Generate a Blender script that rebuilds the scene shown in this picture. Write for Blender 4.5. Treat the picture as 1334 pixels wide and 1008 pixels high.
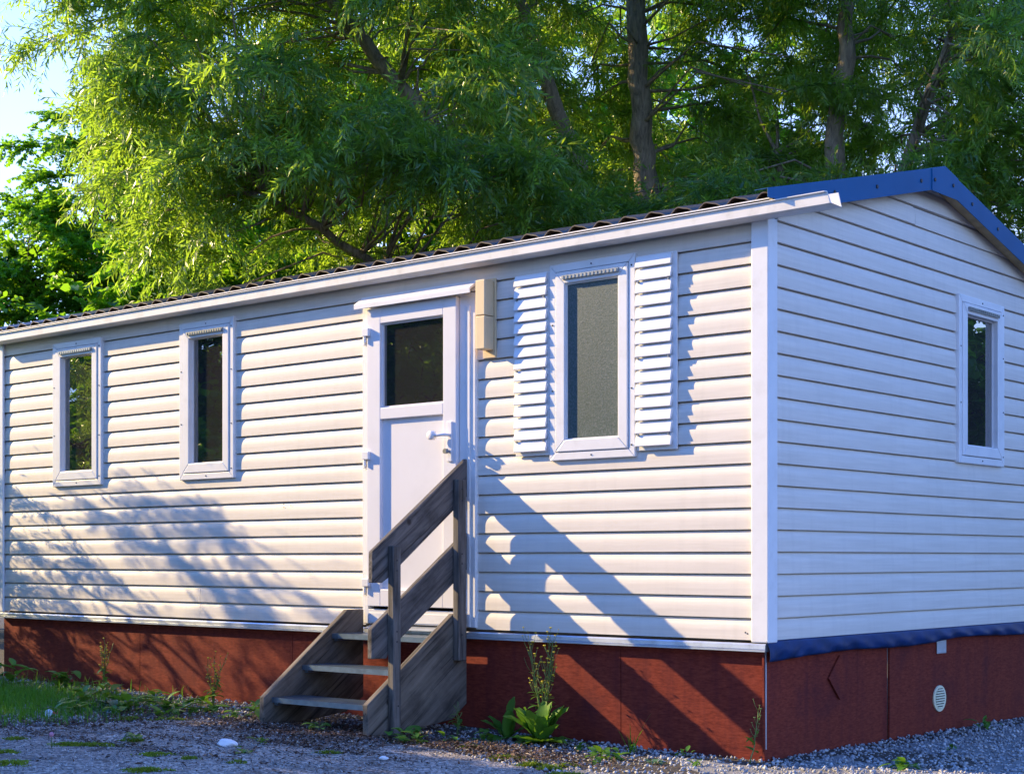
import bpy, bmesh, math, random
import numpy as np
from mathutils import Vector, Matrix, Euler

# ------------------------------------------------------------------ scene, camera, light
for o in list(bpy.data.objects):
    bpy.data.objects.remove(o)
SC = bpy.context.scene
COL = SC.collection
RAD = math.radians
rng = np.random.default_rng(11)
random.seed(5)

CAM_POS = (4.41719, -7.24702, 1.0926)
CAM_YAW = 0.7095094
cam = bpy.data.cameras.new('camera')
cam.sensor_fit = 'HORIZONTAL'; cam.sensor_width = 36.0
cam.lens = 2030.65 / 1334 * 36.0
cam.shift_y = (726.97 - 504) / 1334
cam.clip_start = 0.05; cam.clip_end = 3000
cam_o = bpy.data.objects.new('camera', cam); COL.objects.link(cam_o)
cam_o.location = CAM_POS; cam_o.rotation_euler = (RAD(90), 0, CAM_YAW)
SC.camera = cam_o

SUN_TRAVEL = Vector((3.5, 1.0, -1.62)).normalized()       # the way the sunlight travels
TO_SUN = -SUN_TRAVEL
SUN_EL = math.asin(TO_SUN.z)
SUN_AZ = math.atan2(TO_SUN.x, TO_SUN.y)                    # clockwise from +Y
world = bpy.data.worlds.new('World'); SC.world = world; world.use_nodes = True
wn = world.node_tree.nodes; wl = world.node_tree.links
for n in list(wn): wn.remove(n)
sky = wn.new('ShaderNodeTexSky'); sky.sky_type = 'NISHITA'; sky.sun_disc = False
sky.sun_elevation = SUN_EL; sky.sun_rotation = SUN_AZ
sky.air_density = 1.0; sky.dust_density = 0.3; sky.ozone_density = 6.0; sky.altitude = 100
bg = wn.new('ShaderNodeBackground'); bg.inputs['Strength'].default_value = 0.15
wo = wn.new('ShaderNodeOutputWorld')
tnt = wn.new('ShaderNodeMix'); tnt.data_type = 'RGBA'; tnt.blend_type = 'MULTIPLY'; tnt.inputs[0].default_value = 1.0
tnt.inputs[7].default_value = (0.60, 0.94, 1.50, 1)          # the photograph's cool white balance, over the whole sky
wl.new(sky.outputs[0], tnt.inputs[6])
# pale summer haze low over the horizon, the same all the way round
wtc = wn.new('ShaderNodeTexCoord'); wsx = wn.new('ShaderNodeSeparateXYZ'); wl.new(wtc.outputs['Generated'], wsx.inputs[0])
wmr = wn.new('ShaderNodeMapRange'); wmr.interpolation_type = 'SMOOTHSTEP'
wmr.inputs['From Min'].default_value = 0.16; wmr.inputs['From Max'].default_value = 0.52
wmr.inputs['To Min'].default_value = 0.66; wmr.inputs['To Max'].default_value = 0.0
wl.new(wsx.outputs['Z'], wmr.inputs['Value'])
hz = wn.new('ShaderNodeMix'); hz.data_type = 'RGBA'; hz.inputs[7].default_value = (3.3, 3.8, 4.9, 1)
wl.new(wmr.outputs[0], hz.inputs[0]); wl.new(tnt.outputs[2], hz.inputs[6]); wl.new(hz.outputs[2], bg.inputs[0])
wl.new(bg.outputs[0], wo.inputs[0])

sun = bpy.data.lights.new('sun', 'SUN'); sun.energy = 4.1; sun.angle = RAD(0.53)
sun.color = (1.0, 0.75, 0.37)
sun_o = bpy.data.objects.new('sun', sun); COL.objects.link(sun_o)
sun_o.rotation_euler = SUN_TRAVEL.to_track_quat('-Z', 'Y').to_euler()
sun_o.location = (-30, -9, 20)

vs = SC.view_settings
vs.view_transform = 'Standard'; vs.look = 'None'; vs.gamma = 1.0; vs.use_curve_mapping = False
vs.exposure = 1.46
SC.render.engine = 'CYCLES'
cy = SC.cycles
cy.use_denoising = True
try:
    cy.denoiser = 'OPENIMAGEDENOISE'; cy.denoising_input_passes = 'RGB_ALBEDO_NORMAL'; cy.denoising_prefilter = 'ACCURATE'
except Exception:
    pass
cy.max_bounces = 8; cy.diffuse_bounces = 3; cy.glossy_bounces = 3
cy.transmission_bounces = 5; cy.transparent_max_bounces = 16
cy.caustics_reflective = False; cy.caustics_refractive = False
cy.sample_clamp_indirect = 4.0

# ------------------------------------------------------------------ materials
MATS = {}
def _nt(name):
    m = bpy.data.materials.new(name); m.use_nodes = True
    nt = m.node_tree
    for n in list(nt.nodes): nt.nodes.remove(n)
    out = nt.nodes.new('ShaderNodeOutputMaterial')
    b = nt.nodes.new('ShaderNodeBsdfPrincipled')
    nt.links.new(b.outputs[0], out.inputs[0])
    MATS[name] = m
    return m, nt, b, out
def _coord(nt, scale=(1, 1, 1), rot=(0, 0, 0), kind='Object'):
    tc = nt.nodes.new('ShaderNodeTexCoord'); mp = nt.nodes.new('ShaderNodeMapping')
    mp.inputs['Scale'].default_value = scale; mp.inputs['Rotation'].default_value = rot
    nt.links.new(tc.outputs[kind], mp.inputs[0])
    return mp.outputs[0]
def _noise(nt, vec, scale, detail=4, rough=0.55, dist=0.0):
    n = nt.nodes.new('ShaderNodeTexNoise')
    n.inputs['Scale'].default_value = scale; n.inputs['Detail'].default_value = detail
    n.inputs['Roughness'].default_value = rough; n.inputs['Distortion'].default_value = dist
    nt.links.new(vec, n.inputs['Vector'])
    return n.outputs['Fac']
def _ramp(nt, fac, stops):
    r = nt.nodes.new('ShaderNodeValToRGB')
    el = r.color_ramp.elements
    while len(el) < len(stops): el.new(0.5)
    for e, (p, c) in zip(el, stops):
        e.position = p; e.color = (*c, 1) if len(c) == 3 else c
    nt.links.new(fac, r.inputs[0])
    return r.outputs[0]
def _mix(nt, fac, a, b, mode='MIX'):
    n = nt.nodes.new('ShaderNodeMix'); n.data_type = 'RGBA'; n.blend_type = mode
    for s, v in ((0, fac), (6, a), (7, b)):
        if hasattr(v, 'is_linked') or isinstance(v, bpy.types.NodeSocket): nt.links.new(v, n.inputs[s])
        elif s == 0: n.inputs[0].default_value = v
        else: n.inputs[s].default_value = (*v, 1)
    return n.outputs[2]
def _math(nt, op, a, b=None, clamp=False):
    n = nt.nodes.new('ShaderNodeMath'); n.operation = op; n.use_clamp = clamp
    for i, v in enumerate((a, b)):
        if v is None: continue
        if isinstance(v, bpy.types.NodeSocket): nt.links.new(v, n.inputs[i])
        else: n.inputs[i].default_value = v
    return n.outputs[0]
def _bump(nt, b, h, strength=0.3, dist=0.01):
    n = nt.nodes.new('ShaderNodeBump'); n.inputs['Strength'].default_value = strength
    n.inputs['Distance'].default_value = dist
    nt.links.new(h, n.inputs['Height']); nt.links.new(n.outputs[0], b.inputs['Normal'])
def _rand(nt):
    return nt.nodes.new('ShaderNodeObjectInfo').outputs['Random']

def mat_plain(name, col, rough=0.5, metal=0.0, var=0.12, nscale=6.0, bump=0.0, spec=0.5, dirt=None):
    m, nt, b, out = _nt(name)
    v = _coord(nt)
    f = _noise(nt, v, nscale, 5)
    lo = tuple(c * (1 - var) for c in col); hi = tuple(min(1, c * (1 + var)) for c in col)
    c = _ramp(nt, f, [(0.3, lo), (0.7, hi)])
    if dirt:
        f2 = _noise(nt, v, dirt[1], 6, 0.65)
        d = _ramp(nt, f2, [(0.52, (0, 0, 0)), (0.75, (1, 1, 1))])
        c = _mix(nt, _math(nt, 'MULTIPLY', d, dirt[2]), c, dirt[0])
    nt.links.new(c, b.inputs['Base Color'])
    b.inputs['Roughness'].default_value = rough; b.inputs['Metallic'].default_value = metal
    b.inputs['Specular IOR Level'].default_value = spec
    if bump: _bump(nt, b, _noise(nt, v, nscale * 12, 3), bump, 0.003)
    return m

def mat_siding():
    m, nt, b, out = _nt('vinyl_siding')
    v = _coord(nt, (1, 1, 1))
    vs_ = _coord(nt, (0.7, 0.7, 18))
    st = _coord(nt, (9, 9, 0.6))
    f = _noise(nt, vs_, 3.0, 4)
    c = _ramp(nt, f, [(0.3, (0.71, 0.640, 0.56)), (0.7, (0.82, 0.745, 0.66))])
    g = _noise(nt, st, 1.5, 5, 0.6)                         # vertical rain streaks
    gd = _ramp(nt, g, [(0.50, (0, 0, 0)), (0.78, (1, 1, 1))])
    c = _mix(nt, _math(nt, 'MULTIPLY', gd, 0.28), c, (0.55, 0.50, 0.44))
    b2 = _noise(nt, v, 1.1, 5, 0.6)                          # faint grime clouds
    bd = _ramp(nt, b2, [(0.5, (0, 0, 0)), (0.8, (1, 1, 1))])
    c = _mix(nt, _math(nt, 'MULTIPLY', bd, 0.3), c, (0.60, 0.56, 0.50))
    r = _rand(nt)
    c = _mix(nt, _math(nt, 'MULTIPLY', r, 0.14), c, (0.66, 0.62, 0.57))
    sp = _noise(nt, v, 90, 2)
    sd = _ramp(nt, sp, [(0.70, (0, 0, 0)), (0.76, (1, 1, 1))])
    c = _mix(nt, _math(nt, 'MULTIPLY', sd, 0.25), c, (0.45, 0.42, 0.38))
    nt.links.new(c, b.inputs['Base Color'])
    b.inputs['Roughness'].default_value = 0.5; b.inputs['Specular IOR Level'].default_value = 0.35
    gr = _noise(nt, _coord(nt, (3, 3, 90)), 4, 3)
    _bump(nt, b, gr, 0.10, 0.002)
    return m

def mat_wood(name, axis_rot, dark, light, scale=1.0, rough=0.8):
    m, nt, b, out = _nt(name)
    tc = nt.nodes.new('ShaderNodeTexCoord')
    mp0 = nt.nodes.new('ShaderNodeMapping'); mp0.inputs['Rotation'].default_value = axis_rot
    nt.links.new(tc.outputs['Object'], mp0.inputs[0])
    mp = nt.nodes.new('ShaderNodeMapping'); mp.inputs['Scale'].default_value = (30 * scale, 2.2 * scale, 30 * scale)
    nt.links.new(mp0.outputs[0], mp.inputs[0])
    rd = _rand(nt)
    ad = nt.nodes.new('ShaderNodeVectorMath'); ad.operation = 'ADD'
    cb = nt.nodes.new('ShaderNodeCombineXYZ')
    nt.links.new(_math(nt, 'MULTIPLY', rd, 40.0), cb.inputs[0]); nt.links.new(_math(nt, 'MULTIPLY', rd, 13.0), cb.inputs[1])
    nt.links.new(mp.outputs[0], ad.inputs[0]); nt.links.new(cb.outputs[0], ad.inputs[1])
    f = _noise(nt, ad.outputs[0], 1.0, 6, 0.65, 0.6)
    mid = tuple((a + c) / 2 for a, c in zip(dark, light))
    c = _ramp(nt, f, [(0.28, dark), (0.48, mid), (0.72, light)])
    f2 = _noise(nt, mp0.outputs[0], 5, 5, 0.6)
    blot = _ramp(nt, f2, [(0.48, (0, 0, 0)), (0.7, (1, 1, 1))])
    c = _mix(nt, _math(nt, 'MULTIPLY', blot, 0.45), c, tuple(d * 0.7 for d in dark))
    # cracks
    mp3 = nt.nodes.new('ShaderNodeMapping'); mp3.inputs['Scale'].default_value = (70, 1.6, 70)
    nt.links.new(mp0.outputs[0], mp3.inputs[0])
    f3 = _noise(nt, mp3.outputs[0], 1.0, 2)
    cr = _ramp(nt, f3, [(0.30, (1, 1, 1)), (0.36, (0, 0, 0))])
    c = _mix(nt, _math(nt, 'MULTIPLY', cr, 0.75), c, (0.02, 0.016, 0.013))
    # knots
    vo = nt.nodes.new('ShaderNodeTexVoronoi'); vo.inputs['Scale'].default_value = 4.5
    nt.links.new(mp0.outputs[0], vo.inputs['Vector'])
    kn = _ramp(nt, vo.outputs['Distance'], [(0.05, (1, 1, 1)), (0.11, (0, 0, 0))])
    c = _mix(nt, _math(nt, 'MULTIPLY', kn, 0.8), c, (0.03, 0.02, 0.015))
    nt.links.new(c, b.inputs['Base Color'])
    b.inputs['Roughness'].default_value = rough; b.inputs['Specular IOR Level'].default_value = 0.25
    h = _math(nt, 'SUBTRACT', f, _math(nt, 'MULTIPLY', cr, 0.5))
    _bump(nt, b, h, 0.8, 0.005)
    return m

def mat_skirting():
    m, nt, b, out = _nt('red_brown_plywood')
    v = _coord(nt)
    fine = _noise(nt, _coord(nt, (14, 14, 60)), 2.0, 4, 0.6)
    c = _ramp(nt, fine, [(0.3, (0.125, 0.020, 0.015)), (0.7, (0.25, 0.048, 0.029))])
    st = _noise(nt, _coord(nt, (7, 7, 0.7)), 1.6, 5, 0.65)
    sd = _ramp(nt, st, [(0.47, (0, 0, 0)), (0.72, (1, 1, 1))])
    c = _mix(nt, _math(nt, 'MULTIPLY', sd, 0.6), c, (0.10, 0.020, 0.022))
    bl = _noise(nt, v, 2.3, 6, 0.6, 0.5)
    bd = _ramp(nt, bl, [(0.55, (0, 0, 0)), (0.68, (1, 1, 1))])
    c = _mix(nt, _math(nt, 'MULTIPLY', bd, 0.5), c, (0.085, 0.020, 0.024))
    sc_ = _noise(nt, _coord(nt, (1.0, 1.0, 120)), 3.0, 2)
    sl = _ramp(nt, sc_, [(0.66, (0, 0, 0)), (0.72, (1, 1, 1))])
    c = _mix(nt, _math(nt, 'MULTIPLY', sl, 0.35), c, (0.24, 0.075, 0.06))
    nt.links.new(c, b.inputs['Base Color'])
    b.inputs['Roughness'].default_value = 0.7; b.inputs['Specular IOR Level'].default_value = 0.08
    _bump(nt, b, fine, 0.25, 0.002)
    return m

def mat_leaf(name, dark, light, trans, tw=0.45, rough=0.42, spec=0.35):
    m, nt, b, out = _nt(name)
    at = nt.nodes.new('ShaderNodeAttribute'); at.attribute_name = 'tint'
    r = _rand(nt)
    f = _math(nt, 'ADD', _math(nt, 'MULTIPLY', at.outputs['Fac'], 0.7), _math(nt, 'MULTIPLY', r, 0.3))
    c = _mix(nt, f, dark, light)
    nt.links.new(c, b.inputs['Base Color'])
    b.inputs['Roughness'].default_value = rough; b.inputs['Specular IOR Level'].default_value = spec
    tr = nt.nodes.new('ShaderNodeBsdfTranslucent')
    c2 = _mix(nt, f, tuple(t * 0.6 for t in trans), trans)
    nt.links.new(c2, tr.inputs['Color'])
    mx = nt.nodes.new('ShaderNodeMixShader'); mx.inputs[0].default_value = tw
    nt.links.new(b.outputs[0], mx.inputs[1]); nt.links.new(tr.outputs[0], mx.inputs[2])
    nt.links.new(mx.outputs[0], out.inputs[0])
    return m

def mat_bark(name, dark, light):
    m, nt, b, out = _nt(name)
    f = _noise(nt, _coord(nt, (14, 14, 3)), 1.5, 6, 0.7, 0.8)
    c = _ramp(nt, f, [(0.3, dark), (0.7, light)])
    nt.links.new(c, b.inputs['Base Color'])
    b.inputs['Roughness'].default_value = 0.9
    _bump(nt, b, f, 0.9, 0.03)
    return m

def mat_glass(name, tint, bumpy=False):
    m, nt, b, out = _nt(name)
    nt.nodes.remove(b)
    fr = nt.nodes.new('ShaderNodeFresnel'); fr.inputs['IOR'].default_value = 1.6
    gl = nt.nodes.new('ShaderNodeBsdfGlossy'); gl.inputs['Roughness'].default_value = 0.01
    tr = nt.nodes.new('ShaderNodeBsdfTransparent'); tr.inputs['Color'].default_value = (*tint, 1)
    mx = nt.nodes.new('ShaderNodeMixShader')
    # a double-glazed unit reflects from both of its sheets
    f2 = _math(nt, 'MULTIPLY', fr.outputs[0], 3.4, True)
    wav = _noise(nt, _coord(nt), 2.5, 2)
    bp = nt.nodes.new('ShaderNodeBump'); bp.inputs['Strength'].default_value = 0.05; bp.inputs['Distance'].default_value = 0.02
    nt.links.new(wav, bp.inputs['Height']); nt.links.new(bp.outputs[0], gl.inputs['Normal'])
    nt.links.new(f2, mx.inputs[0]); nt.links.new(tr.outputs[0], mx.inputs[1]); nt.links.new(gl.outputs[0], mx.inputs[2])
    # dust specks, plus an even grey film painted in to brighten the dark panes
    dsp = _noise(nt, _coord(nt), 60, 3)
    dd = _ramp(nt, dsp, [(0.68, (0, 0, 0)), (0.80, (1, 1, 1))])
    df = nt.nodes.new('ShaderNodeBsdfDiffuse'); df.inputs['Color'].default_value = (0.5, 0.5, 0.48, 1)
    m2 = nt.nodes.new('ShaderNodeMixShader')
    nt.links.new(_math(nt, 'ADD', _math(nt, 'MULTIPLY', dd, 0.25), 0.040), m2.inputs[0])
    nt.links.new(mx.outputs[0], m2.inputs[1]); nt.links.new(df.outputs[0], m2.inputs[2])
    nt.links.new(m2.outputs[0], out.inputs[0])
    return m

def mat_obscure():
    m, nt, b, out = _nt('obscured_glass')
    v = _coord(nt)
    vo = nt.nodes.new('ShaderNodeTexVoronoi'); vo.inputs['Scale'].default_value = 130
    nt.links.new(v, vo.inputs['Vector'])
    n = _noise(nt, v, 85, 4, 0.8)
    n2 = _noise(nt, v, 3.0, 3)
    c = _ramp(nt, n, [(0.38, (0.008, 0.034, 0.040)), (0.5, (0.034, 0.080, 0.086)), (0.60, (0.110, 0.130, 0.145))])
    c = _mix(nt, _math(nt, 'MULTIPLY', n2, 0.6), c, (0.024, 0.052, 0.038))
    nt.links.new(c, b.inputs['Base Color'])
    b.inputs['Roughness'].default_value = 0.42; b.inputs['Specular IOR Level'].default_value = 0.7
    _bump(nt, b, _math(nt, 'ADD', vo.outputs['Distance'], n), 0.18, 0.003)
    return m

def mat_asphalt():
    m, nt, b, out = _nt('worn_asphalt')
    v = _coord(nt)
    agg = nt.nodes.new('ShaderNodeTexVoronoi'); agg.inputs['Scale'].default_value = 75
    nt.links.new(v, agg.inputs['Vector'])
    big = _noise(nt, v, 1.3, 6, 0.6)
    c = _ramp(nt, big, [(0.3, (0.26, 0.225, 0.195)), (0.7, (0.42, 0.37, 0.32))])
    sp = nt.nodes.new('ShaderNodeSeparateColor'); nt.links.new(agg.outputs['Color'], sp.inputs[0])
    st = _ramp(nt, sp.outputs[0], [(0.0, (0.18, 0.18, 0.19)), (0.6, (0.85, 0.85, 0.85)), (0.85, (1.8, 1.78, 1.75))])
    c = _mix(nt, 0.8, c, st, 'MULTIPLY')
    med = _noise(nt, v, 22, 5, 0.75)
    c = _mix(nt, 0.85, c, _ramp(nt, med, [(0.32, (0.35, 0.35, 0.36)), (0.5, (0.95, 0.95, 0.95)), (0.68, (1.5, 1.48, 1.45))]), 'MULTIPLY')
    # dirt drifts
    dn = _noise(nt, _coord(nt, (1.2, 2.6, 1), (0, 0, 0.5)), 1.7, 6, 0.65, 0.7)
    dd = _ramp(nt, dn, [(0.54, (0, 0, 0)), (0.66, (1, 1, 1))])
    c = _mix(nt, _math(nt, 'MULTIPLY', dd, 0.75), c, (0.055, 0.040, 0.030))
    # cracks
    cv = nt.nodes.new('ShaderNodeTexVoronoi'); cv.feature = 'DISTANCE_TO_EDGE'; cv.inputs['Scale'].default_value = 0.9
    wob = nt.nodes.new('ShaderNodeVectorMath'); wob.operation = 'ADD'
    wn_ = nt.nodes.new('ShaderNodeTexNoise'); wn_.inputs['Scale'].default_value = 5; nt.links.new(v, wn_.inputs['Vector'])
    ws = nt.nodes.new('ShaderNodeVectorMath'); ws.operation = 'SCALE'; ws.inputs[3].default_value = 0.18
    nt.links.new(wn_.outputs['Color'], ws.inputs[0]); nt.links.new(ws.outputs[0], wob.inputs[1]); nt.links.new(v, wob.inputs[0])
    nt.links.new(wob.outputs[0], cv.inputs['Vector'])
    ck = _ramp(nt, cv.outputs['Distance'], [(0.006, (1, 1, 1)), (0.022, (0, 0, 0))])
    ck = _math(nt, 'MULTIPLY', ck, _ramp(nt, _noise(nt, v, 1.1, 3), [(0.45, (0, 0, 0)), (0.6, (1, 1, 1))]))
    c = _mix(nt, _math(nt, 'MULTIPLY', ck, 0.8), c, (0.018, 0.015, 0.012))
    nt.links.new(c, b.inputs['Base Color'])
    b.inputs['Roughness'].default_value = 0.85
    h = _math(nt, 'SUBTRACT', _math(nt, 'ADD', _math(nt, 'MULTIPLY', agg.outputs['Distance'], -0.5), _math(nt, 'MULTIPLY', big, 1.5)), ck)
    _bump(nt, b, h, 1.0, 0.014)
    return m

def mat_soil(name, a, c_, scale=8):
    m, nt, b, out = _nt(name)
    v = _coord(nt)
    f = _noise(nt, v, scale, 8, 0.7)
    c = _ramp(nt, f, [(0.3, a), (0.7, c_)])
    nt.links.new(c, b.inputs['Base Color']); b.inputs['Roughness'].default_value = 0.95
    _bump(nt, b, _noise(nt, v, scale * 6, 5, 0.7), 0.9, 0.02)
    return m

def mat_stone(name, stops, rough=0.75):
    m, nt, b, out = _nt(name)
    at = nt.nodes.new('ShaderNodeAttribute'); at.attribute_name = 'tint'
    c = _ramp(nt, at.outputs['Fac'], stops)
    f = _noise(nt, _coord(nt), 160, 3)
    c = _mix(nt, 0.5, c, _ramp(nt, f, [(0.3, (0.6, 0.6, 0.6)), (0.7, (1.3, 1.3, 1.3))]), 'MULTIPLY')
    nt.links.new(c, b.inputs['Base Color']); b.inputs['Roughness'].default_value = rough
    return m

M_SIDING = mat_siding()
M_WHITE = mat_plain('white_upvc', (0.80, 0.79, 0.79), 0.35, var=0.04, nscale=5, dirt=((0.50, 0.46, 0.40), 9, 0.22))
M_DOOR = mat_plain('white_door_upvc', (0.78, 0.76, 0.78), 0.35, var=0.04, nscale=5, dirt=((0.55, 0.50, 0.46), 5, 0.18))
M_GUTTER = mat_plain('white_gutter_metal', (0.78, 0.75, 0.71), 0.45, var=0.05, nscale=4, dirt=((0.36, 0.33, 0.27), 7, 0.4))
M_SOFFIT = mat_plain('white_fascia_paint', (0.76, 0.74, 0.72), 0.5, var=0.06, nscale=4, dirt=((0.35, 0.33, 0.30), 4, 0.4))
M_ALU = mat_plain('pale_aluminium_rail', (0.62, 0.66, 0.72), 0.35, 0.6, var=0.08, nscale=9, dirt=((0.3, 0.3, 0.3), 12, 0.4))
M_BLUE = mat_plain('blue_painted_metal', (0.003, 0.090, 0.24), 0.5, var=0.10, nscale=3, spec=0.15, dirt=((0.02, 0.09, 0.21), 6, 0.5))
M_TARP = mat_plain('dark_blue_membrane', (0.006, 0.028, 0.11), 0.45, var=0.35, nscale=9, spec=0.25)
M_TILE = mat_plain('dark_brown_roof_sheet', (0.060, 0.040, 0.032), 0.4, var=0.3, nscale=8, dirt=((0.13, 0.11, 0.08), 14, 0.6))
M_SCREW = mat_plain('dark_screw', (0.03, 0.03, 0.035), 0.4, 0.6)
M_STEEL = mat_plain('grey_steel', (0.35, 0.36, 0.37), 0.35, 0.9)
M_GALV = mat_plain('galvanised_tread', (0.25, 0.33, 0.42), 0.33, 0.85, var=0.15, nscale=20, dirt=((0.12, 0.14, 0.16), 9, 0.5))
M_LAMP = mat_plain('yellowed_plastic', (0.74, 0.56, 0.33), 0.5, var=0.05, nscale=6, dirt=((0.55, 0.38, 0.2), 8, 0.3))
M_BLACK = mat_plain('black_gap', (0.012, 0.012, 0.012), 0.9)
M_TIMBER = mat_plain('raw_orange_timber', (0.36, 0.16, 0.07), 0.8, var=0.25, nscale=14)
M_SOFWOOD = mat_plain('yellowed_soffit_timber', (0.42, 0.30, 0.15), 0.7, var=0.2, nscale=14)
M_ROOM = mat_plain('room_lining', (0.30, 0.24, 0.18), 0.8)
M_CURT = mat_plain('beige_curtain', (0.45, 0.37, 0.26), 0.9, var=0.15, nscale=4)
M_CURTB = mat_plain('blue_grey_curtain', (0.16, 0.22, 0.32), 0.9, var=0.2, nscale=4)
M_VENT = mat_plain('cream_vent_plastic', (0.76, 0.70, 0.48), 0.5, var=0.06)
M_SKIRT = mat_skirting()
RAKE = 0.612
M_WOODX = mat_wood('weathered_board', (RAKE * -1.0, 0, 0), (0.022, 0.020, 0.020), (0.22, 0.19, 0.17))
M_WOODZ = mat_wood('weathered_post', (RAD(90), 0, 0), (0.026, 0.023, 0.022), (0.24, 0.21, 0.185))
M_WOODS = mat_wood('weathered_stringer', (RAKE * -1.0, 0, 0), (0.028, 0.024, 0.020), (0.25, 0.205, 0.16), 0.8)
M_GLASS = mat_glass('window_glass', (0.62, 0.66, 0.64))
M_OBSC = mat_obscure()
M_ASPH = mat_asphalt()
M_SOIL = mat_soil('dark_soil', (0.035, 0.028, 0.022), (0.085, 0.070, 0.055), 7)
M_LAND = mat_soil('rough_meadow', (0.03, 0.045, 0.015), (0.075, 0.085, 0.03), 1.5)
M_GRAV = mat_stone('grey_gravel', [(0.0, (0.14, 0.14, 0.145)), (0.5, (0.33, 0.33, 0.34)), (0.85, (0.48, 0.475, 0.47)), (1.0, (0.65, 0.63, 0.6))])
M_WILLOW = mat_leaf('willow_leaf', (0.036, 0.120, 0.038), (0.185, 0.320, 0.060), (0.64, 0.97, 0.06), 0.47, 0.33, 0.65)
M_MAPLE = mat_leaf('broad_leaf', (0.026, 0.100, 0.015), (0.105, 0.240, 0.030), (0.46, 0.90, 0.03), 0.46, 0.40, 0.45)
M_WEED = mat_leaf('weed_leaf', (0.045, 0.150, 0.020), (0.115, 0.26, 0.035), (0.26, 0.52, 0.03), 0.3, 0.42)
M_WEEDB = mat_leaf('blue_green_leaf', (0.05, 0.12, 0.065), (0.11, 0.21, 0.11), (0.16, 0.30, 0.08), 0.25, 0.5)
M_GRASS = mat_leaf('grass_blade', (0.045, 0.170, 0.016), (0.105, 0.29, 0.025), (0.24, 0.56, 0.02), 0.35, 0.5)
M_MOSS = mat_leaf('moss_blade', (0.12, 0.19, 0.015), (0.26, 0.34, 0.025), (0.30, 0.40, 0.02), 0.2, 0.8)
M_STALK = mat_plain('green_stalk', (0.12, 0.19, 0.045), 0.6, var=0.2, nscale=20)
M_YELLOW = mat_plain('yellow_petals', (0.80, 0.58, 0.02), 0.6, var=0.1)
M_PINK = mat_plain('pink_clover_head', (0.55, 0.24, 0.34), 0.8, var=0.25, nscale=60)
M_LITTER = mat_stone('dead_leaf_litter', [(0.0, (0.05, 0.030, 0.022)), (0.5, (0.12, 0.065, 0.045)), (0.85, (0.24, 0.15, 0.09)), (1.0, (0.42, 0.33, 0.22))], 0.9)
M_PAPER = mat_plain('white_paper', (0.78, 0.79, 0.82), 0.7, var=0.06, nscale=20)
M_RED = mat_plain('red_wrapper_print', (0.60, 0.05, 0.06), 0.5)
M_BARK = mat_bark('willow_bark', (0.12, 0.095, 0.072), (0.46, 0.37, 0.28))
M_BARKD = mat_bark('dark_bark', (0.05, 0.042, 0.034), (0.17, 0.14, 0.11))

# ------------------------------------------------------------------ mesh helpers
class MB:
    def __init__(self, xf=None):
        self.v = []; self.f = []; self.xf = xf
    def add(self, verts, faces):
        n = len(self.v)
        for p in verts:
            self.v.append(tuple(self.xf(*p)) if self.xf else tuple(p))
        for fc in faces: self.f.append(tuple(i + n for i in fc))
        return self
    def box(self, x0, x1, y0, y1, z0, z1):
        v = [(x0, y0, z0), (x1, y0, z0), (x1, y1, z0), (x0, y1, z0), (x0, y0, z1), (x1, y0, z1), (x1, y1, z1), (x0, y1, z1)]
        return self.add(v, [(0, 3, 2, 1), (4, 5, 6, 7), (0, 1, 5, 4), (1, 2, 6, 5), (2, 3, 7, 6), (3, 0, 4, 7)])
    def prism(self, poly, a0, a1, axis='x'):
        """polygon in the plane normal to axis (given in the two other axes, in xyz order), extruded a0..a1"""
        n = len(poly)
        def mk(p, a):
            return {'x': (a, p[0], p[1]), 'y': (p[0], a, p[1]), 'z': (p[0], p[1], a)}[axis]
        v = [mk(p, a0) for p in poly] + [mk(p, a1) for p in poly]
        f = [tuple(range(n))[::-1], tuple(range(n, 2 * n))]
        for i in range(n):
            j = (i + 1) % n; f.append((i, j, n + j, n + i))
        return self.add(v, f)
    def tube(self, pts, rads, n=8, cap=True):
        pts = [Vector(p) for p in pts]; k = len(pts)
        vs_, fs = [], []
        up = Vector((0.13, 0.21, 0.97))
        for i, p in enumerate(pts):
            d = (pts[min(i + 1, k - 1)] - pts[max(i - 1, 0)])
            if d.length < 1e-9: d = Vector((0, 0, 1))
            d.normalize()
            a = d.cross(up)
            if a.length < 0.05: a = d.cross(Vector((1, 0, 0)))
            a.normalize(); b = d.cross(a)
            r = rads[i] if hasattr(rads, '__len__') else rads
            for j in range(n):
                t = 2 * math.pi * j / n
                vs_.append(p + a * math.cos(t) * r + b * math.sin(t) * r)
        for i in range(k - 1):
            for j in range(n):
                j2 = (j + 1) % n
                fs.append((i * n + j, i * n + j2, (i + 1) * n + j2, (i + 1) * n + j))
        if cap:
            fs.append(tuple(range(n))[::-1]); fs.append(tuple((k - 1) * n + j for j in range(n)))
        return self.add(vs_, fs)
    def ring(self, x0, x1, z0, z1, w, y0, y1, gap=0.0006):
        """four mitred bars round a rectangle in the xz plane"""
        g = gap
        bars = [[(x0 + g, z0), (x1 - g, z0), (x1 - w - g, z0 + w), (x0 + w + g, z0 + w)],
                [(x1, z0 + g), (x1, z1 - g), (x1 - w, z1 - w - g), (x1 - w, z0 + w + g)],
                [(x1 - g, z1), (x0 + g, z1), (x0 + w + g, z1 - w), (x1 - w - g, z1 - w)],
                [(x0, z1 - g), (x0, z0 + g), (x0 + w, z0 + w + g), (x0 + w, z1 - w - g)]]
        for p in bars: self.prism(p, y0, y1, 'y')
        return self

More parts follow.
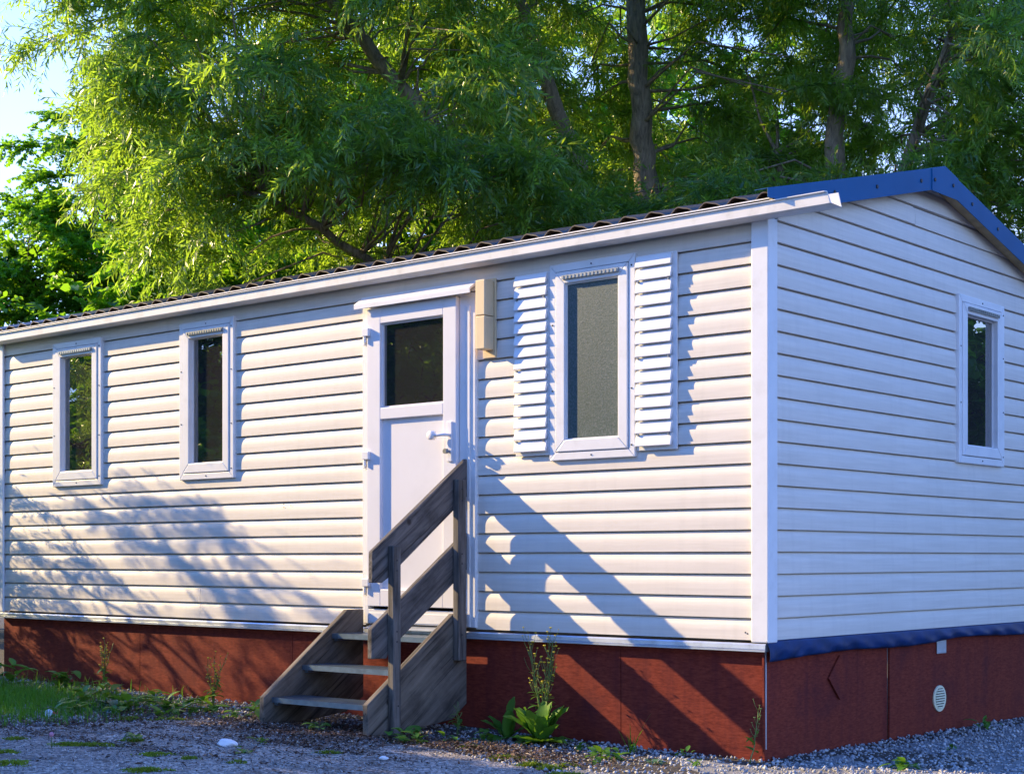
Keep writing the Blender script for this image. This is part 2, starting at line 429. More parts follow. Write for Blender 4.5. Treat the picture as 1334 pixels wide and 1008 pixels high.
ROOTLOC = {}
def origin_of(parent):
    p = Vector((0, 0, 0))
    while parent is not None:
        p = p + parent.location; parent = parent.parent
    return p
def fixn(me):
    bm = bmesh.new(); bm.from_mesh(me)
    bmesh.ops.recalc_face_normals(bm, faces=bm.faces); bm.to_mesh(me); bm.free()
def obj(name, mb, mat, parent=None, bevel=0.0, smooth=False, loc=None, seg=2):
    me = bpy.data.meshes.new(name)
    off = origin_of(parent)
    if loc is not None: off = Vector(loc)
    me.from_pydata([tuple(Vector(p) - off) for p in mb.v], [], mb.f)
    fixn(me)
    if mat: me.materials.append(mat)
    o = bpy.data.objects.new(name, me); COL.objects.link(o)
    if parent is not None:
        o.parent = parent
        if loc is not None: o.location = Vector(loc) - origin_of(parent)
    elif loc is not None: o.location = loc
    if smooth:
        me.polygons.foreach_set('use_smooth', [True] * len(me.polygons))
        if smooth == 'angle': me.set_sharp_from_angle(angle=RAD(35))
    if bevel:
        bv = o.modifiers.new('bevel', 'BEVEL'); bv.width = bevel; bv.segments = seg; bv.limit_method = 'ANGLE'
        bv.angle_limit = RAD(40)
    return o
def empty(name, loc):
    o = bpy.data.objects.new(name, None); COL.objects.link(o); o.location = loc
    o.empty_display_size = 0.2
    return o
def tag(o, label=None, cat=None, group=None, kind=None):
    if label: o['label'] = label
    if cat: o['category'] = cat
    if group: o['group'] = group
    if kind: o['kind'] = kind
    return o
def np_mesh(name, V, F, tint=None, mat=None, smooth=False):
    """V (n,3), F (m,k) with one k for all faces"""
    me = bpy.data.meshes.new(name)
    V = np.asarray(V, np.float32); F = np.asarray(F, np.int32)
    k = F.shape[1]
    me.vertices.add(len(V)); me.vertices.foreach_set('co', V.ravel())
    me.loops.add(F.size); me.loops.foreach_set('vertex_index', F.ravel())
    me.polygons.add(len(F))
    me.polygons.foreach_set('loop_start', np.arange(0, F.size, k, dtype=np.int32))
    if smooth: me.polygons.foreach_set('use_smooth', np.ones(len(F), bool))
    if tint is not None:
        a = me.attributes.new('tint', 'FLOAT', 'POINT'); a.data.foreach_set('value', np.asarray(tint, np.float32))
    if mat: me.materials.append(mat)
    me.update(calc_edges=True)
    return me
def np_obj(name, me, parent=None, loc=(0, 0, 0)):
    o = bpy.data.objects.new(name, me); COL.objects.link(o)
    o.parent = parent; o.location = loc
    return o
def screw_mb(c, axis, r=0.006, h=0.003, n=8):
    mb = MB(); c = Vector(c); a = Vector(axis)
    mb.tube([c, c + a * h], [r, r * 0.8], n)
    return mb

def ground_z(x, y):
    return 0.012 * np.clip(-np.asarray(x, float), 0, 6) - 0.009 * np.clip(np.asarray(y, float), 0, 6) * np.clip(np.asarray(x, float) + 1, 0, 1)
# ------------------------------------------------------------------ ground
def build_ground():
    ax = np.concatenate([[-400, -120, -50, -25], np.linspace(-14, 8, 67), [14, 25, 50, 120, 400]])
    ay = np.concatenate([[-400, -120, -50, -25], np.linspace(-12, 10, 67), [16, 25, 50, 120, 400]])
    X, Y = np.meshgrid(ax, ay)
    near = np.exp(-((X + 3) ** 2 + (Y + 1) ** 2) / 120)
    Z = ground_z(X, Y) + 0.012 * near * np.sin(X * 2.3 + 1.1 * Y) * np.sin(Y * 3.1 - X)
    V = np.stack([X, Y, Z], -1).reshape(-1, 3)
    ny, nx = X.shape
    i = np.arange(ny - 1)[:, None] * nx + np.arange(nx - 1)[None]
    F = np.stack([i, i + 1, i + nx + 1, i + nx], -1).reshape(-1, 4)
    me = np_mesh('ground', V, F, None, M_SOIL, True)
    tag(np_obj('ground', me), kind='structure')
EDGE = np.array([(-14, -3.2), (-9, -2.7), (-4.1, -2.25), (-3.9, -1.75), (-3.7, -1.15), (-3.4, -0.84), (-2.64, -0.82), (-2.14, -0.93), (-1.56, -1.00),
                 (-0.98, -1.09), (-0.52, -1.20), (-0.1, -1.30), (0.4, -1.65), (1.0, -2.6), (2.5, -5.0), (8, -6.5)])
def edge_y(x): return np.interp(x, EDGE[:, 0], EDGE[:, 1])
def asphalt_z(x, y):
    return ground_z(x, y) + 0.026 + 0.006 * np.sin(x * 1.9 + y * 0.7) + 0.005 * np.sin(y * 2.7 - x * 1.3)
def build_asphalt():
    xs = np.linspace(-14, 8, 331)
    e = edge_y(xs) + 0.05 * np.interp(xs, np.linspace(-14, 8, 90), rng.normal(0, 1, 90)) + rng.normal(0, 0.012, len(xs))
    rows = np.concatenate([[0, 0.0, 0.03, 0.08, 0.16, 0.3], np.linspace(0.5, 6, 34), [9, 14, 30]])
    V = []
    for k, r in enumerate(rows):
        y = e - r
        z = asphalt_z(xs, y)
        if k == 0: z = z - 0.05
        elif k == 1: z = z - 0.014
        elif k == 2: z = z - 0.004
        V.append(np.stack([xs, y, z], -1))
    V = np.concatenate(V); nx = len(xs)
    i = np.arange(len(rows) - 1)[:, None] * nx + np.arange(nx - 1)[None]
    F = np.stack([i, i + nx, i + nx + 1, i + 1], -1).reshape(-1, 4)
    tag(np_obj('asphalt_pavement', np_mesh('asphalt_pavement', V, F, None, M_ASPH, True)), kind='structure')
build_ground(); build_asphalt()

# ------------------------------------------------------------------ the mobile home
ZB = 0.65; ROW = 0.12; HL = -7.53; HW = 3.9; RIDGE = 1.95
HOME = empty('mobile_home', (0, 0, 0))
tag(HOME, 'white mobile home with horizontal vinyl siding, blue verge trim and red-brown skirting', 'mobile home')
FR = lambda u, v, z: (u, -v, z)            # front wall: u along x, v outwards
GA = lambda u, v, z: (v, u, z)             # gable wall: u along y, v outwards
def z_roof(y):
    d = y if y <= RIDGE else 2 * RIDGE - y
    return 2.985 + 0.243 * (d + 0.12)
def rake_range(z):
    """y range of the gable below the roof line at height z"""
    d = (z - 2.985) / 0.243 - 0.12
    d = max(0.02, min(RIDGE - 0.002, d + 0.02))
    return d, 2 * RIDGE - d
prof = [(0.0, 0.034), (0.0, 0.0)]               # flat face, coved top, deep dark groove under the next plank
for w in np.linspace(0.098, 0.0085, 14): prof.append((0.12 - w, 0.015 * (1 - (w - 0.0085) / 0.0895) ** 3.4))
prof += [(0.1118, 0.0325), (0.1194, 0.0325), (0.1194, 0.036), (0.0, 0.036)]
W1 = (-6.745, -6.070); W2 = (-5.071, -4.440); W3 = (-1.493, -0.861); WZ = (1.675, 2.842)
DO = (-3.100, -2.091); DZ = (0.66, 2.752)
WG = (2.340, 3.055); WGZ = (1.717, 2.815)
def plank(name, xf, rng_fn, z0, opens, parent):
    zt = z0 + ROW; n = len(prof)
    lo0, hi0 = rng_fn(z0 + 0.05)
    cuts = sorted((a, b) for a, b, c, d in opens if c < z0 + 0.02 and d > zt - 0.02 and a > lo0 and b < hi0)
    edges = [None]
    for a, b in cuts: edges += [a, b]
    edges.append(None)
    for i in range(0, len(edges), 2):                       # a plank on each side of an opening
        mb = MB(xf); v = []
        for end in (0, 1):
            for pz, pd in prof:
                lo, hi = rng_fn(z0 + pz)
                e = edges[i + end]
                u = (lo if end == 0 else hi) if e is None else e
                v.append((u, -pd, z0 + pz))
        f = [tuple(range(n))[::-1], tuple(range(n, 2 * n))]
        for q in range(n):
            r = (q + 1) % n; f.append((q, r, n + r, n + q))
        mb.add(v, f)
        obj(name, mb, M_SIDING, parent, smooth='angle')

# front wall
mb = MB(FR)
ins = 0.03
for a, b, c, d in ((HL, W1[0] + ins, ZB, 2.93), (W1[1] - ins, W2[0] + ins, ZB, 2.93), (W2[1] - ins, DO[0] + ins, ZB, 2.93),
                   (DO[1] - ins, W3[0] + ins, ZB, 2.93), (W3[1] - ins, -0.03, ZB, 2.93)):
    mb.box(a, b, -0.085, -0.038, c, d)
for w in (W1, W2, W3):
    mb.box(w[0] + ins, w[1] - ins, -0.085, -0.038, ZB, WZ[0] + ins); mb.box(w[0] + ins, w[1] - ins, -0.085, -0.038, WZ[1] - ins, 2.93)
mb.box(DO[0] + ins, DO[1] - ins, -0.085, -0.038, DZ[1] - ins, 2.93)
FW = obj('front_wall', mb, M_ROOM, HOME)
op = [(W1[0] + .02, W1[1] - .02, WZ[0] + .02, WZ[1] - .02), (W2[0] + .02, W2[1] - .02, WZ[0] + .02, WZ[1] - .02),
      (W3[0] + .02, W3[1] - .02, WZ[0] + .02, WZ[1] - .02), (DO[0] + .01, DO[1] - .01, 0.5, DZ[1] - .02)]
for k in range(19):
    z0 = ZB + k * ROW
    if k < 2:                                             # the two lowest rows are butted west of the door
        plank('siding_plank', FR, lambda z: (HL + 0.01, -4.852), z0, op, FW)
        plank('siding_plank', FR, lambda z: (-4.849, -0.03), z0, op, FW)
    else:
        plank('siding_plank', FR, lambda z: (HL + 0.01, -0.03), z0, op, FW)
for hx, hz_ in ((-3.912, 1.472), (-3.912, 1.450), (-3.84, 1.461), (-0.135, 0.690), (-0.122, 0.684)):
    k = MB(); k.tube([(hx, -0.0004, hz_), (hx, -0.0012, hz_)], 0.0045, 8); obj('nail_hole', k, M_BLACK, FW)
# gable wall
mb = MB(GA)
mb.box(0.03, WG[0] + ins, -0.085, -0.038, ZB, 2.93); mb.box(WG[1] - ins, HW, -0.085, -0.038, ZB, 2.93)
mb.box(WG[0] + ins, WG[1] - ins, -0.085, -0.038, ZB, WGZ[0] + ins); mb.box(WG[0] + ins, WG[1] - ins, -0.085, -0.038, WGZ[1] - ins, 2.93)
mb.add([(0.03, -0.038, 2.931), (HW, -0.038, 2.931), (RIDGE, -0.038, z_roof(RIDGE) - 0.01), (0.03, -0.085, 2.931), (HW, -0.085, 2.931), (RIDGE, -0.085, z_roof(RIDGE) - 0.01)],
       [(0, 1, 2), (3, 5, 4), (0, 3, 4, 1), (1, 4, 5, 2), (2, 5, 3, 0)])
GW = obj('gable_wall', mb, M_ROOM, HOME)
opg = [(WG[0] + .02, WG[1] - .02, WGZ[0] + .02, WGZ[1] - .02)]
for k in range(24):
    z0 = ZB + k * ROW
    if z0 > z_roof(RIDGE) - 0.03: break
    def rr(z, k=k):
        if z < 2.90: return (0.03, HW - 0.03)
        lo, hi = rake_range(z); return (max(0.03, lo), min(HW - 0.03, hi))
    if k == 21:
        plank('siding_plank', GA, lambda z: (rr(z)[0], min(rr(z)[1], 1.75)), z0, opg, GW)
        plank('siding_plank', GA, lambda z: (max(rr(z)[0], 1.753), rr(z)[1]), z0 - 0.004, opg, GW)
    else:
        plank('siding_plank', GA, rr, z0, opg, GW)
# other sides of the shell, floor and ceiling
mb = MB(); mb.box(HL, -0.075, HW - 0.05, HW, ZB, 2.95); obj('back_wall', mb, M_SIDING, HOME)
mb = MB(); mb.box(HL - 0.02, HL, -0.001, HW, ZB, 2.95)
mb.add([(HL - 0.02, 0, 2.951), (HL - 0.02, HW, 2.951), (HL - 0.02, RIDGE, 3.47), (HL, 0, 2.951), (HL, HW, 2.951), (HL, RIDGE, 3.47)], [(0, 2, 1), (3, 4, 5), (0, 1, 4, 3), (1, 2, 5, 4), (2, 0, 3, 5)])
obj('end_wall', mb, M_SIDING, HOME)
mb = MB(); mb.box(HL + 0.002, -0.073, 0.071, HW - 0.052, 0.60, 0.70); obj('floor', mb, M_ROOM, HOME)
mb = MB(); mb.box(HL + 0.002, -0.073, 0.071, HW - 0.052, 2.88, 2.92); obj('ceiling', mb, M_ROOM, HOME)
for bx in ((-3.9, -3.84, 0.9, HW - 0.06), (-1.8, -1.74, 0.9, HW - 0.06), (HL + 0.01, -3.902, 1.9, 1.94), (-1.738, -0.08, 1.9, 1.94)):
    mb = MB(); mb.box(*bx, 0.702, 2.878); obj('partition', mb, M_ROOM, HOME)

def corner_post(name, poly, z0, z1):
    mb = MB(); mb.prism(poly, z0, z1, 'z'); return obj(name, mb, M_WHITE, HOME, 0.006)
corner_post('corner_post', [(-0.087, -0.022), (0.022, -0.022), (0.022, 0.075), (0.002, 0.075), (0.002, -0.002), (-0.087, -0.002)], 0.638, 2.922)
corner_post('corner_post', [(HL - 0.035, -0.022), (HL + 0.045, -0.022), (HL + 0.045, -0.002), (HL - 0.022, -0.002), (HL - 0.022, 0.075), (HL - 0.035, 0.075)], 0.638, 2.922)
mb = MB(); mb.box(-0.080, 0.030, -0.028, 0.065, 2.9225, 2.930); obj('post_cap', mb, M_BLACK, HOME)

# windows -------------------------------------------------------------
def window(xf, u0, u1, z0, z1, pane_mat, curtain, label=None):
    fr = MB(xf); fr.ring(u0, u1, z0, z1, 0.046, -0.040, 0.020)
    W = obj('window', fr, M_WHITE, HOME, 0.004)
    # rubber gap behind the joint of frame and sash
    g = MB(xf); g.ring(u0 + 0.044, u1 - 0.044, z0 + 0.044, z1 - 0.044, 0.012, -0.0215, 0.012); obj('rubber_seal', g, M_BLACK, W)
    s = MB(xf); s.ring(u0 + 0.0495, u1 - 0.0495, z0 + 0.0495, z1 - 0.0495, 0.070, -0.030, 0.026); obj('sash', s, M_WHITE, W, 0.005)
    a = 0.0495 + 0.070
    pv = 0.022 if pane_mat is M_OBSC else 0.0
    p = MB(xf); p.box(u0 + a - 0.012, u1 - a + 0.012, -0.026 + pv, -0.020 + pv, z0 + a - 0.012, z1 - a + 0.012); obj('pane', p, pane_mat, W)
    b = MB(xf); b.ring(u0 + a - 0.008, u1 - a + 0.008, z0 + a - 0.008, z1 - a + 0.008, 0.016, -0.0195 + pv, -0.012 + pv); obj('glazing_bead', b, M_WHITE, W)
    v = MB(xf); c = (u0 + u1) / 2; h = 0.36 * (u1 - u0) - 0.02
    zt = z1 - 0.0495 - 0.036
    v.box(c - h, c + h, 0.0265, 0.040, zt - 0.011, zt + 0.011)
    for q in range(15):
        t = c - h + 0.012 + q * (2 * h - 0.024) / 14
        v.box(t - 0.004, t + 0.004, 0.0402, 0.043, zt - 0.008, zt + 0.008)
    obj('trickle_vent', v, M_STEEL, W)
    for (su, sz) in ((0.5, 0), (0.5, 1), (0, .35), (0, .7), (1, .04), (1, .33), (1, .68), (1, .96)):
        uu = u0 + 0.024 + su * (u1 - u0 - 0.048); zz = z0 + 0.024 + sz * (z1 - z0 - 0.048)
        k = MB(); k.tube([xf(uu, 0.0195, zz), xf(uu, 0.0235, zz)], [0.0055, 0.0045], 8); obj('screw', k, M_SCREW, W)
    if curtain is not None:
        m_, parts = curtain
        for (ca, cb) in parts:
            cm = MB(xf); n = 60; vv = []; ff = []
            for i in range(n + 1):
                u = ca + (cb - ca) * i / n
                d = -0.075 - 0.018 * math.sin(i / n * (cb - ca) * 95) - 0.006 * math.sin(i * 1.7)
                vv += [(u, d, z0 - 0.03), (u, d * 0.99 - 0.002, z1 + 0.02)]
            for i in range(n): ff.append((2 * i, 2 * i + 2, 2 * i + 3, 2 * i + 1))
            cm.add(vv, ff); co = obj('curtain', cm, m_, W)
            so = co.modifiers.new('solid', 'SOLIDIFY'); so.thickness = 0.003
    if label: W['label'] = label
    return W
window(FR, *W1, *WZ, M_GLASS, (M_CURT, [(W1[0] + .02, W1[0] + .36)]), 'tall narrow window with a beige curtain half drawn')
window(FR, *W2, *WZ, M_GLASS, (M_CURT, [(W2[0] - .02, W2[0] + .16)]), 'tall narrow window with dark room behind')
window(FR, *W3, *WZ, M_OBSC, None, 'tall narrow window of obscured glass between two white shutters')
window(GA, *WG, *WGZ, M_GLASS, (M_CURTB, [(WG[0] + .36, WG[1] - .02)]), 'tall narrow window in the gable wall')

# shutters ------------------------------------------------------------
def shutter(u0, u1, s0, s1, z0, z1):
    mb = MB(FR); mb.box(u0, u1, 0.001, 0.012, z0, z1)
    S = obj('shutter', mb, M_WHITE, HOME, 0.003)
    n = 15; p = (z1 - z0 - 0.022) / n
    for k in range(n):
        z = z0 + 0.020 + k * p
        sm = MB(FR)
        sm.prism([(-0.012, z + p * 0.94), (-0.021, z + p * 0.97), (-0.025, z + p * 0.90), (-0.037, z + 0.014), (-0.038, z + 0.005), (-0.033, z + 0.002), (-0.026, z + 0.009), (-0.0125, z + p * 0.50)], s0, s1, 'x')
        # prism is given in (y, z); FR flips y
        sm.v = [(x, -y, zz) for x, y, zz in sm.v]
        so = obj('slat', sm, M_WHITE, S, 0.002)
        if k in (1, 7, 13):
            for q in (s0 + 0.018, s1 - 0.018):
                c = MB(FR); c.box(q - 0.005, q + 0.005, 0.020, 0.036, z - 0.010, z - 0.001); obj('clip', c, M_STEEL, S)
    return S
shutter(-1.766, -1.500, -1.763, -1.512, 1.712, 2.812)
shutter(-0.853, -0.576, -0.850, -0.604, 1.706, 2.818)

# door ----------------------------------------------------------------
mb = MB(FR)
mb.box(DO[0], -3.034, -0.021, 0.020, DZ[0], DZ[1]); mb.box(-3.072, -3.036, 0.0205, 0.030, DZ[0] + 0.002, DZ[1] - 0.08)
mb.box(-2.222, DO[1], -0.021, 0.020, DZ[0], DZ[1]); mb.box(-2.160, -2.130, 0.0205, 0.027, DZ[0] + 0.002, DZ[1] - 0.08)
mb.box(-3.0338, -2.2222, -0.021, 0.020, 2.738, DZ[1] - 0.001)
DF = obj('door_frame', mb, M_WHITE, HOME, 0.003)
LX0, LX1, LZ0, LZ1 = -3.030, -2.226, 0.778, 2.735
GX0, GX1, GZ0, GZ1 = -2.904, -2.339, 2.078, 2.632
PZ0, PZ1 = 0.890, 2.003
mb = MB(FR)
mb.box(LX0, GX0, 0.0, 0.050, LZ0, LZ1); mb.box(GX1, LX1, 0.0, 0.050, LZ0, LZ1)
mb.box(GX0 + 0.0008, GX1 - 0.0008, 0.0, 0.0496, GZ1, LZ1 - 0.0002); mb.box(GX0 + 0.0008, GX1 - 0.0008, 0.0, 0.0496, PZ1, GZ0); mb.box(GX0 + 0.0008, GX1 - 0.0008, 0.0, 0.0496, LZ0 + 0.0002, PZ0)
DR = obj('door', mb, M_DOOR, HOME, 0.004)
DR['label'] = 'white half-glazed entrance door'
mb = MB(FR); mb.box(GX0 - 0.004, GX1 + 0.004, 0.010, 0.018, GZ0 - 0.004, GZ1 + 0.004); obj('pane', mb, M_GLASS, DR)
mb = MB(FR); mb.ring(GX0 - 0.003, GX1 + 0.003, GZ0 - 0.003, GZ1 + 0.003, 0.014, 0.0185, 0.030); obj('glazing_bead', mb, M_DOOR, DR)
mb = MB(FR); mb.box(GX0 - 0.004, GX1 + 0.004, 0.006, 0.026, PZ0 - 0.004, PZ1 + 0.004); obj('lower_panel', mb, M_DOOR, DR)
for hz in (2.575, 1.762, 0.925):
    mb = MB(FR); mb.box(-3.052, -2.992, 0.0505, 0.075, hz - 0.018, hz + 0.034)
    mb.tube([FR(-3.035, 0.062, hz - 0.06)[:1] + (0.062, hz - 0.06), (-3.035, 0.062, hz - 0.0185)], 0.008, 8)
    mb.box(-3.064, -3.046, 0.0305, 0.052, hz - 0.075, hz + 0.030)
    obj('hinge', mb, M_WHITE, DR, 0.004)
mb = MB(FR); mb.box(-2.297, -2.254, 0.0505, 0.060, 1.700, 1.955); hp = obj('handle_plate', mb, M_DOOR, DR, 0.005)
mb = MB(FR); mb.tube([(-2.276, 0.060, 1.868), (-2.276, 0.102, 1.868), (-2.290, 0.112, 1.868), (-2.35, 0.114, 1.868), (-2.385, 0.112, 1.868)], [0.010, 0.010, 0.010, 0.0105, 0.012], 10)
mb.tube([(-2.378, 0.090, 1.868), (-2.378, 0.094, 1.868), (-2.378, 0.128, 1.868), (-2.378, 0.132, 1.868)], [0.022, 0.029, 0.029, 0.022], 14)
obj('handle', mb, M_DOOR, DR, 0, True)
mb = MB(FR); mb.tube([(-2.276, 0.060, 1.765), (-2.276, 0.082, 1.765)], 0.010, 10); mb.tube([(-2.276, 0.082, 1.765), (-2.276, 0.104, 1.765)], [0.017, 0.016], 12); obj('lock_knob', mb, M_STEEL, DR)
mb = MB(FR); mb.box(-3.032, -2.224, -0.01, 0.032, 0.664, 0.758); mb.box(-3.028, -2.228, 0.0325, 0.036, 0.672, 0.735); obj('threshold', mb, M_WHITE, HOME, 0.003)
mb = MB(FR); mb.prism([(0.0, 0.66), (-0.0, 0.64), (-0.075, 0.628), (-0.075, 0.634)], -3.03, -2.22, 'x'); mb.v = [(x, -y, z) for x, y, z in mb.v]; obj('door_sill', mb, M_ALU, HOME)
mb = MB(); mb.prism([(-0.0215, 2.818), (-0.090, 2.772), (-0.090, 2.738), (-0.084, 2.738), (-0.084, 2.762), (-0.0215, 2.796)], -3.112, -2.074, 'x')
mb.box(-3.112, -2.074, -0.021, -0.001, 2.760, 2.826)
obj('door_canopy', mb, M_WHITE, HOME, 0.002)

# roof, gutter, trim ---------------------------------------------------
mb = MB(); poly = [(-0.10, z_roof(-0.10) - 0.005), (RIDGE, z_roof(RIDGE) - 0.005), (4.0, z_roof(4.0) - 0.005), (4.0, z_roof(4.0) + 0.004), (RIDGE, z_roof(RIDGE) + 0.004), (-0.10, z_roof(-0.10) + 0.004)]
mb.prism(poly, HL - 0.06, 0.095, 'x'); RF = obj('roof', mb, M_SOFWOOD, HOME)
def tile_sheet(y0, y1, sgn):
    per = 0.183; n = int((0.09 - HL + 0.06) / per * 10)
    xs = np.linspace(HL - 0.06, 0.090, n); V = []; F = []
    cols = [y0, (y0 + y1) / 2, y1]
    for surf in (0, 1):
        for y in cols:
            ph = 2 * np.pi * xs / per
            w = 0.018 * (np.sin(ph) + 0.35 * np.sin(2 * ph + 0.6))
            z = z_roof(y) + 0.030 + w - surf * 0.007
            V.append(np.stack([xs, np.full(n, y), z], -1))
    V = np.concatenate(V); mb = MB(); fs = []
    for surf in (0, 1):
        for c in range(2):
            b = (surf * 3 + c) * n
            for i in range(n - 1): fs.append((b + i, b + i + 1, b + n + i + 1, b + n + i))
    for c in (0, 2):
        for i in range(n - 1): fs.append((c * n + i, c * n + i + 1, (3 + c) * n + i + 1, (3 + c) * n + i))
    mb.add([tuple(p) for p in V], fs); return obj('tile_sheet', mb, M_TILE, RF)
tile_sheet(-0.085, RIDGE, 1); tile_sheet(RIDGE + 0.003, 4.03, -1)
mb = MB(); mb.box(HL - 0.05, 0.070, -0.020, -0.0015, 2.932, 2.992); mb.box(HL - 0.05, 0.075, -0.100, -0.0205, 2.985, 3.001); obj('fascia', mb, M_SOFFIT, HOME)
gp = [(-0.022, 2.984), (-0.022, 2.904), (-0.106, 2.907), (-0.117, 2.914), (-0.122, 2.972), (-0.129, 2.973), (-0.129, 2.979), (-0.117, 2.979), (-0.112, 2.918), (-0.104, 2.911), (-0.026, 2.908), (-0.026, 2.984)]
gp[4] = (-0.118, 2.972)
mb = MB(); mb.prism(gp, HL - 0.09, 0.462, 'x')
mb.v = [((x - max(0, (-y - 0.10)) * 0.9 - max(0, z - 2.91) * 0.25) if x > 0 else x, y, z) for x, y, z in mb.v]
obj('gutter', mb, M_GUTTER, HOME, 0.0015)
def trim_piece(y0, y1, b0=None, b1=None, dx=0.0):
    t0, t1 = z_roof(y0) + 0.062, z_roof(y1) + 0.062
    c0 = z_roof(y0) - 0.073 if b0 is None else b0; c1 = z_roof(y1) - 0.073 if b1 is None else b1
    mb = MB(); mb.prism([(y0, c0), (y1, c1), (y1, t1), (y0, t0)], 0.098 + dx, 0.103 + dx, 'x')
    mb.prism([(y0, t0 - 0.003), (y1, t1 - 0.003), (y1, t1 + 0.001), (y0, t0 + 0.001)], 0.02, 0.0975 + dx, 'x')
    return mb
mb = MB(); zr = z_roof
mb.prism([(-0.157, 2.990), (-0.016, 2.990), (-0.014, zr(-0.014) - 0.073), (1.78, zr(1.78) - 0.073), (1.78, zr(1.78) + 0.062), (-0.157, zr(-0.157) + 0.062)], 0.098, 0.103, 'x')
mb.prism([(-0.157, zr(-0.157) + 0.059), (1.78, zr(1.78) + 0.059), (1.78, zr(1.78) + 0.063), (-0.157, zr(-0.157) + 0.063)], 0.02, 0.0975, 'x')
VT = obj('verge_trim', mb, M_BLUE, HOME, 0.001)
obj('verge_trim', trim_piece(2 * RIDGE - 1.78, 4.06), M_BLUE, HOME, 0.001)
mb = MB(); a, b = 1.765, 2 * RIDGE - 1.765; bz = z_roof(1.78) - 0.075
mb.prism([(a, bz - 0.004), (b, bz - 0.004), (b, z_roof(b) + 0.0635), (RIDGE, z_roof(RIDGE) + 0.0635), (a, z_roof(a) + 0.0635)], 0.1035, 0.1075, 'x')
mb.prism([(a, z_roof(a) + 0.060), (RIDGE, z_roof(RIDGE) + 0.060), (b, z_roof(b) + 0.060), (b, z_roof(b) + 0.065), (RIDGE, z_roof(RIDGE) + 0.065), (a, z_roof(a) + 0.065)], -0.06, 0.1034, 'x')
RC = obj('ridge_cap', mb, M_BLUE, HOME, 0.001)
for y in (-0.10, 0.55, 1.05, 1.62, 2.35, 2.75, 3.25):
    if 1.76 < y < 2.14: continue
    k = screw_mb((0.103, y, z_roof(y) - 0.008), (1, 0, 0), 0.013, 0.006, 10); obj('screw', k, M_SCREW, VT)
for y in (1.80, 2.06):
    k = screw_mb((0.1075, y, z_roof(y) - 0.012), (1, 0, 0), 0.013, 0.006, 10); obj('screw', k, M_SCREW, RC)
mb = MB()
for s in (0, 1):
    ys = (0.0, RIDGE - 0.001) if s == 0 else (RIDGE + 0.001, HW + 0.1)
    mb.prism([(ys[0], z_roof(ys[0]) - 0.040), (ys[1], z_roof(ys[1]) - 0.040), (ys[1], z_roof(ys[1]) - 0.006), (ys[0], z_roof(ys[0]) - 0.006)], 0.003, 0.094, 'x')
obj('soffit_board', mb, M_SOFWOOD, HOME)

# base rail, tarpaulin strip, skirting ----------------------------------
mb = MB(); mb.prism([(0.010, 0.634), (-0.016, 0.634), (-0.024, 0.626), (-0.026, 0.606), (-0.020, 0.600), (-0.028, 0.596), (-0.028, 0.590), (0.010, 0.590)], HL - 0.02, 0.004, 'x'); obj('base_rail', mb, M_ALU, HOME)
def tarp():
    n, m = 260, 9; V = []
    ys = np.linspace(-0.022, 3.86, n)
    r = np.random.default_rng(3)
    dep = 0.083 + 0.010 * np.sin(ys * 1.7) + 0.008 * np.sin(ys * 4.1 + 1)
    dep = dep + 0.02 * np.exp(-(ys / 0.25) ** 2)
    for j in range(m):
        t = j / (m - 1)
        z = 0.648 - dep * t
        x = 0.006 + 0.020 * np.sin(t * 2.6) + t * (0.006 * np.sin(ys * 9 + 3 * t) + 0.005 * np.sin(ys * 23 - 5 * t) + 0.004 * np.sin(ys * 41 + 8 * t) * np.exp(-ys)) + 0.004
        V.append(np.stack([x, ys, z], -1))
    V = np.concatenate(V); i = np.arange(m - 1)[:, None] * n + np.arange(n - 1)[None]
    F = np.stack([i, i + 1, i + n + 1, i + n], -1).reshape(-1, 4)
    me = np_mesh('tarpaulin_strip', V, F, None, M_TARP, True); o = np_obj('tarpaulin_strip', me, HOME)
    s = o.modifiers.new('solid', 'SOLIDIFY'); s.thickness = 0.002
tarp()
def panel(xf, u0, u1, t0, t1, z1=0.636):
    mb = MB(xf)
    n = max(2, int((u1 - u0) / 0.25)); v = []; f = []
    for i in range(n + 1):
        u = u0 + (u1 - u0) * i / n; b = 0.004 * math.sin(3.1 * u + 1.3)
        tt = t0 + (t1 - t0) * i / n
        for (d, z) in ((tt + b, -0.12), (tt - 0.002 - b * 0.4, z1), (tt - 0.014, z1), (tt + b - 0.014, -0.12)): v.append((u, d, z))
    for i in range(n):
        for q in range(4): f.append((4 * i + q, 4 * i + (q + 1) % 4, 4 * i + 4 + (q + 1) % 4, 4 * i + 4 + q))
    f.append((0, 1, 2, 3)); f.append((4 * n + 3, 4 * n + 2, 4 * n + 1, 4 * n))
    mb.add(v, f); return obj('skirting_panel', mb, M_SKIRT, HOME)
xs_ = [HL, -5.61, -3.84, -2.35, -0.988, -0.022]
for i in range(5):
    panel(FR, xs_[i] + 0.0025, xs_[i + 1] - 0.0025, -0.014 - 0.003 * (i % 2), -0.014 - 0.003 * ((i + 1) % 2))
GP = []
for i, (a, b, t0, t1) in enumerate(((-0.008, 1.031, -0.012, -0.014), (1.034, 1.422, -0.015, -0.022), (1.436, 2.862, -0.012, -0.015), (2.867, 3.9, -0.018, -0.014))):
    GP.append(panel(GA, a, b, t0, t1))
mb = MB(); mb.prism([(0.672, 0.408), (0.804, 0.278), (0.932, 0.406), (0.804, 0.536)], -0.012, 0.000, 'x'); dh = obj('diamond_plate', mb, M_SKIRT, GP[0], 0.002)
